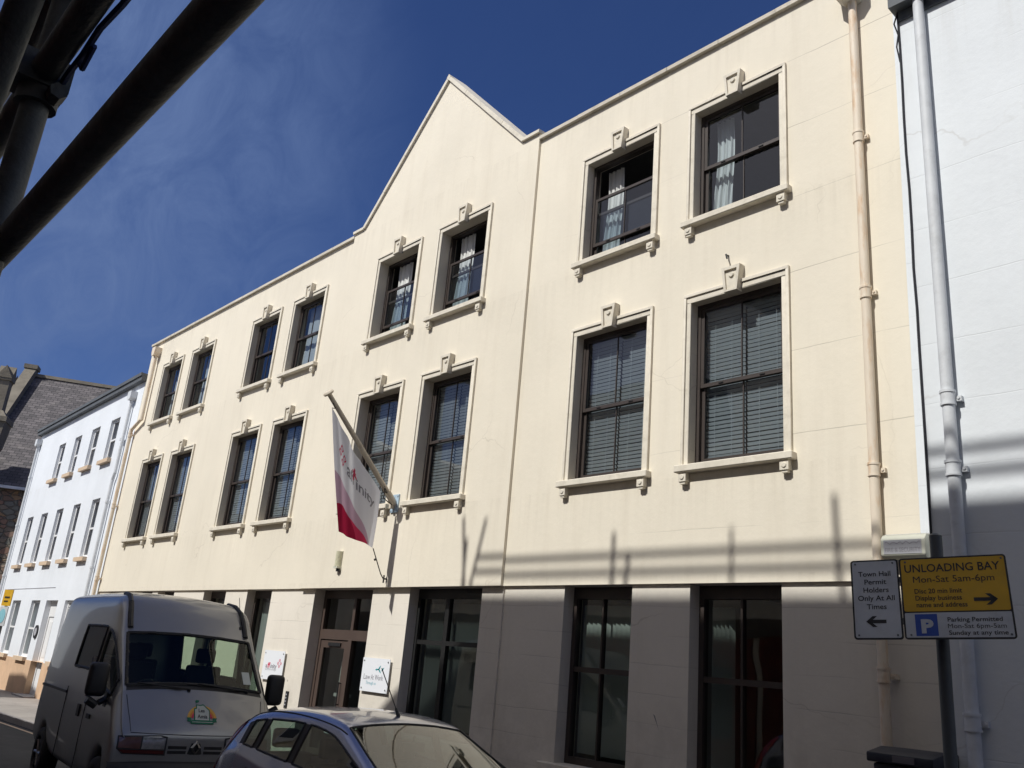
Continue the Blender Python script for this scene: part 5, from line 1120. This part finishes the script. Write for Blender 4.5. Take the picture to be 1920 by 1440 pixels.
# ------------------------------------------------------------------ scaffold on the camera's side
SC = thing('scaffold', 'dark steel tube scaffold with couplers crossing the top left corner', 'scaffold', (-1.64, -8.58, 0))
r_ = .0242
def tube(name, a, b, r=r_, m='scaffold_steel'):
    q = MB(); q.tube(a, b, r, n=20); o = q.build(name, m, SC); smooth_angle(o); return o
tube('ledger', (-9, -8.565, 2.317), (6, -8.565, 2.317)); tube('ledger', (-9, -8.583, 2.665), (5, -8.583, 2.665)); tube('ledger', (-9, -8.586, 2.90), (5, -8.586, 2.90)); tube('ledger', (-9, -8.59, 3.12), (5, -8.59, 3.12))
for x in (-1.64, -4.2, -6.8, 2.6): tube('standard', (x, -8.63 if x != -1.64 else -8.578, 0 if x != -1.64 else .0), (x, -8.63 if x != -1.64 else -8.578, 13.0))
tube('transom', (-1.70, -8.60, 2.72), (-1.70, -9.9, 2.72)); tube('transom', (-1.66, -8.60, 2.98), (-1.60, -9.9, 2.98)); tube('brace', (-1.75, -8.66, 2.2), (.8, -8.72, 4.9))
for (x, y, z) in ((-1.64, -8.578, 2.665), (-1.64, -8.578, 2.90)):
    b = MB(); b.tube((x, y, z-.06), (x, y, z-.012), .036, n=16); b.box(x-.04, x+.04, y-.045, y+.04, z-.03, z+.03); b.tube((x+.03, y+.02, z-.045), (x+.065, y+.02, z-.045), .016, n=6); b.tube((x-.035, y, z), (x+.035, y, z), .035, n=16); o = b.build('coupler', 'scaffold_steel', SC); smooth_angle(o)
for x in (-4.2, -6.8, 2.6):
    for z in (2.317, 2.665): b = MB(); b.tube((x-.035, -8.585, z), (x+.035, -8.585, z), .035, n=12); b.box(x-.03, x+.03, -8.66, -8.57, z-.03, z+.03); b.build('coupler', 'scaffold_steel', SC)
# rolled debris netting tied along the ledger
b = MB(); pts = [(-1.75+.09*i, -8.552+rnd.uniform(-.003, .003), 2.652+rnd.uniform(-.004, .004)) for i in range(30)]; b.path(pts, .006, 5)
b.path([(-1.52, -8.55, 2.66), (-1.5, -8.545, 2.635), (-1.44, -8.547, 2.65)], .005, 5); b.build('netting', 'netting_blue', SC)
# top lift: guard rails, boards
tube('guard_rail', (-11.35, -8.60, 12.72), (12, -8.60, 12.72), .035); tube('guard_rail', (-11.35, -8.60, 12.50), (12, -8.60, 12.50), .035)
for (xa, za, xb, zb_) in ((-11.75, 13.35, -11.55, 12.1), (-11.62, 13.0, -11.62, 12.0), (-11.2, 13.3, -11.5, 12.0), (-8.62, 13.0, -8.62, 12.0), (-8.35, 12.75, -8.42, 12.0), (-5.50, 13.25, -5.46, 12.0)): tube('guard_post', (xa, -8.60, za), (xb, -8.60, zb_), .035)
b = MB(); b.box(-11.5, 12, -9.9, -8.75, 11.2, 11.24); b.build('boards', 'board', SC)

# ------------------------------------------------------------------ buildings on the camera's side (seen only in reflections; they cast the street's shade)
OB = thing('rendered_building', 'pale building with terracotta shopfronts behind the camera whose shade falls over the street', 'building', (0, -10, 0))
b = MB(); prof = [(-70, -2), (-70, 8.0), (-36.7, 8.0), (-36.5, 11.35), (-34.6, 11.4), (-33.2, 11.15), (-32.3, 10.75), (-32.1, 8.0), (-18.2, 8.0), (-18.0, 10.15), (-15.8, 10.2), (-11.55, 13.8), (30, 13.8), (30, -2)]
b.prism(prof, lambda p: (p[0], -10.0, p[1]), lambda p: (p[0], -20.0, p[1])); b.build('wall', 'offwhite', OB)
for (xa, xb) in ((-30, -19.2), (-19, -12.2), (-12, -5), (-4.8, 6)):
    b = MB(); b.box(xa, xb, -9.995, -9.94, -.5, 2.95); so_ = b.build('shopfront', 'terracotta' if xa > -25 else 'bin_plastic', OB); b = MB(); b.box(xa+.6, xb-.6, -9.94, -9.92, .6, 2.2); b.build('shop_window', 'bin_plastic', so_, off=world_off(OB))
for i in range(-6, 3):
    for z in (4.6, 8.0):
        x = i*3.6+1
        if x < -14 and z > 6: continue
        b = MB(); b.box(x-.6, x+.6, -9.99, -9.96, z, z+1.9); wn = b.build('window', 'white_paint', OB); b = MB(); b.box(x-.5, x+.5, -9.959, -9.955, z+.1, z+1.8); b.build('pane', 'bin_plastic', wn, off=world_off(OB))
b = MB(); b.box(-30, 20, -9.99, -9.90, 2.96, 3.4); b.build('fascia', 'brown_panel', OB)

# ------------------------------------------------------------------ pieces that stand apart become parts of their own
import numpy as np
KEEP = ('blind', 'interior', 'pane', 'wall', 'kerb', 'road', 'pavement', 'window', 'body', 'frame', '_sash', 'cloth', 'roof', 'seat', 'floor', 'element', 'curtain', 'glass', 'seal', 'wheel', 'rim', 'plinth', 'bay')
def pieces(me):
    nv = len(me.vertices)
    if nv == 0 or nv > 20000: return None
    par = list(range(nv))
    def find(a):
        while par[a] != a: par[a] = par[par[a]]; a = par[a]
        return a
    for e in me.edges: par[find(e.vertices[0])] = find(e.vertices[1])
    roots = {}; isl = [roots.setdefault(find(i), len(roots)) for i in range(nv)]; k = len(roots)
    if k < 2 or k > 400: return None
    co = np.array([v.co[:] for v in me.vertices]); isl = np.array(isl); lo = np.full((k, 3), 1e9); hi = -lo
    np.minimum.at(lo, isl, co); np.maximum.at(hi, isl, co); size = (hi-lo).max(1)
    gap = np.maximum(0, np.maximum(lo[:, None]-hi[None], lo[None]-hi[:, None])); near = np.sqrt((gap**2).sum(2)) <= np.maximum(.02, .5*np.maximum(size[:, None], size[None]))
    par = list(range(k))
    for a, b_ in zip(*np.nonzero(np.triu(near, 1))): par[find(int(a))] = find(int(b_))
    r2 = {}; pc = [r2.setdefault(find(i), len(r2)) for i in range(k)]
    return (len(r2), [pc[i] for i in isl]) if len(r2) > 1 else None
cache = {}
for o in list(scene.objects):
    if o.type != 'MESH' or o.parent is None or any(k in o.name for k in KEEP): continue
    me = o.data
    if me.name not in cache:
        pc = pieces(me); cache[me.name] = None
        if pc:
            outm = []
            for q in range(pc[0]):
                m2 = me.copy(); bm = bmesh.new(); bm.from_mesh(m2); bm.verts.ensure_lookup_table()
                bmesh.ops.delete(bm, geom=[v for v in bm.verts if pc[1][v.index] != q], context='VERTS'); bm.to_mesh(m2); bm.free(); outm.append(m2)
            cache[me.name] = outm
    outm = cache[me.name]
    if outm:
        base = o.name.split('.')[0]; o.data = outm[0]
        for m2 in outm[1:]:
            c = bpy.data.objects.new(base, m2); COL.objects.link(c); c.parent = o.parent; c.location = o.location; c.rotation_euler = o.rotation_euler
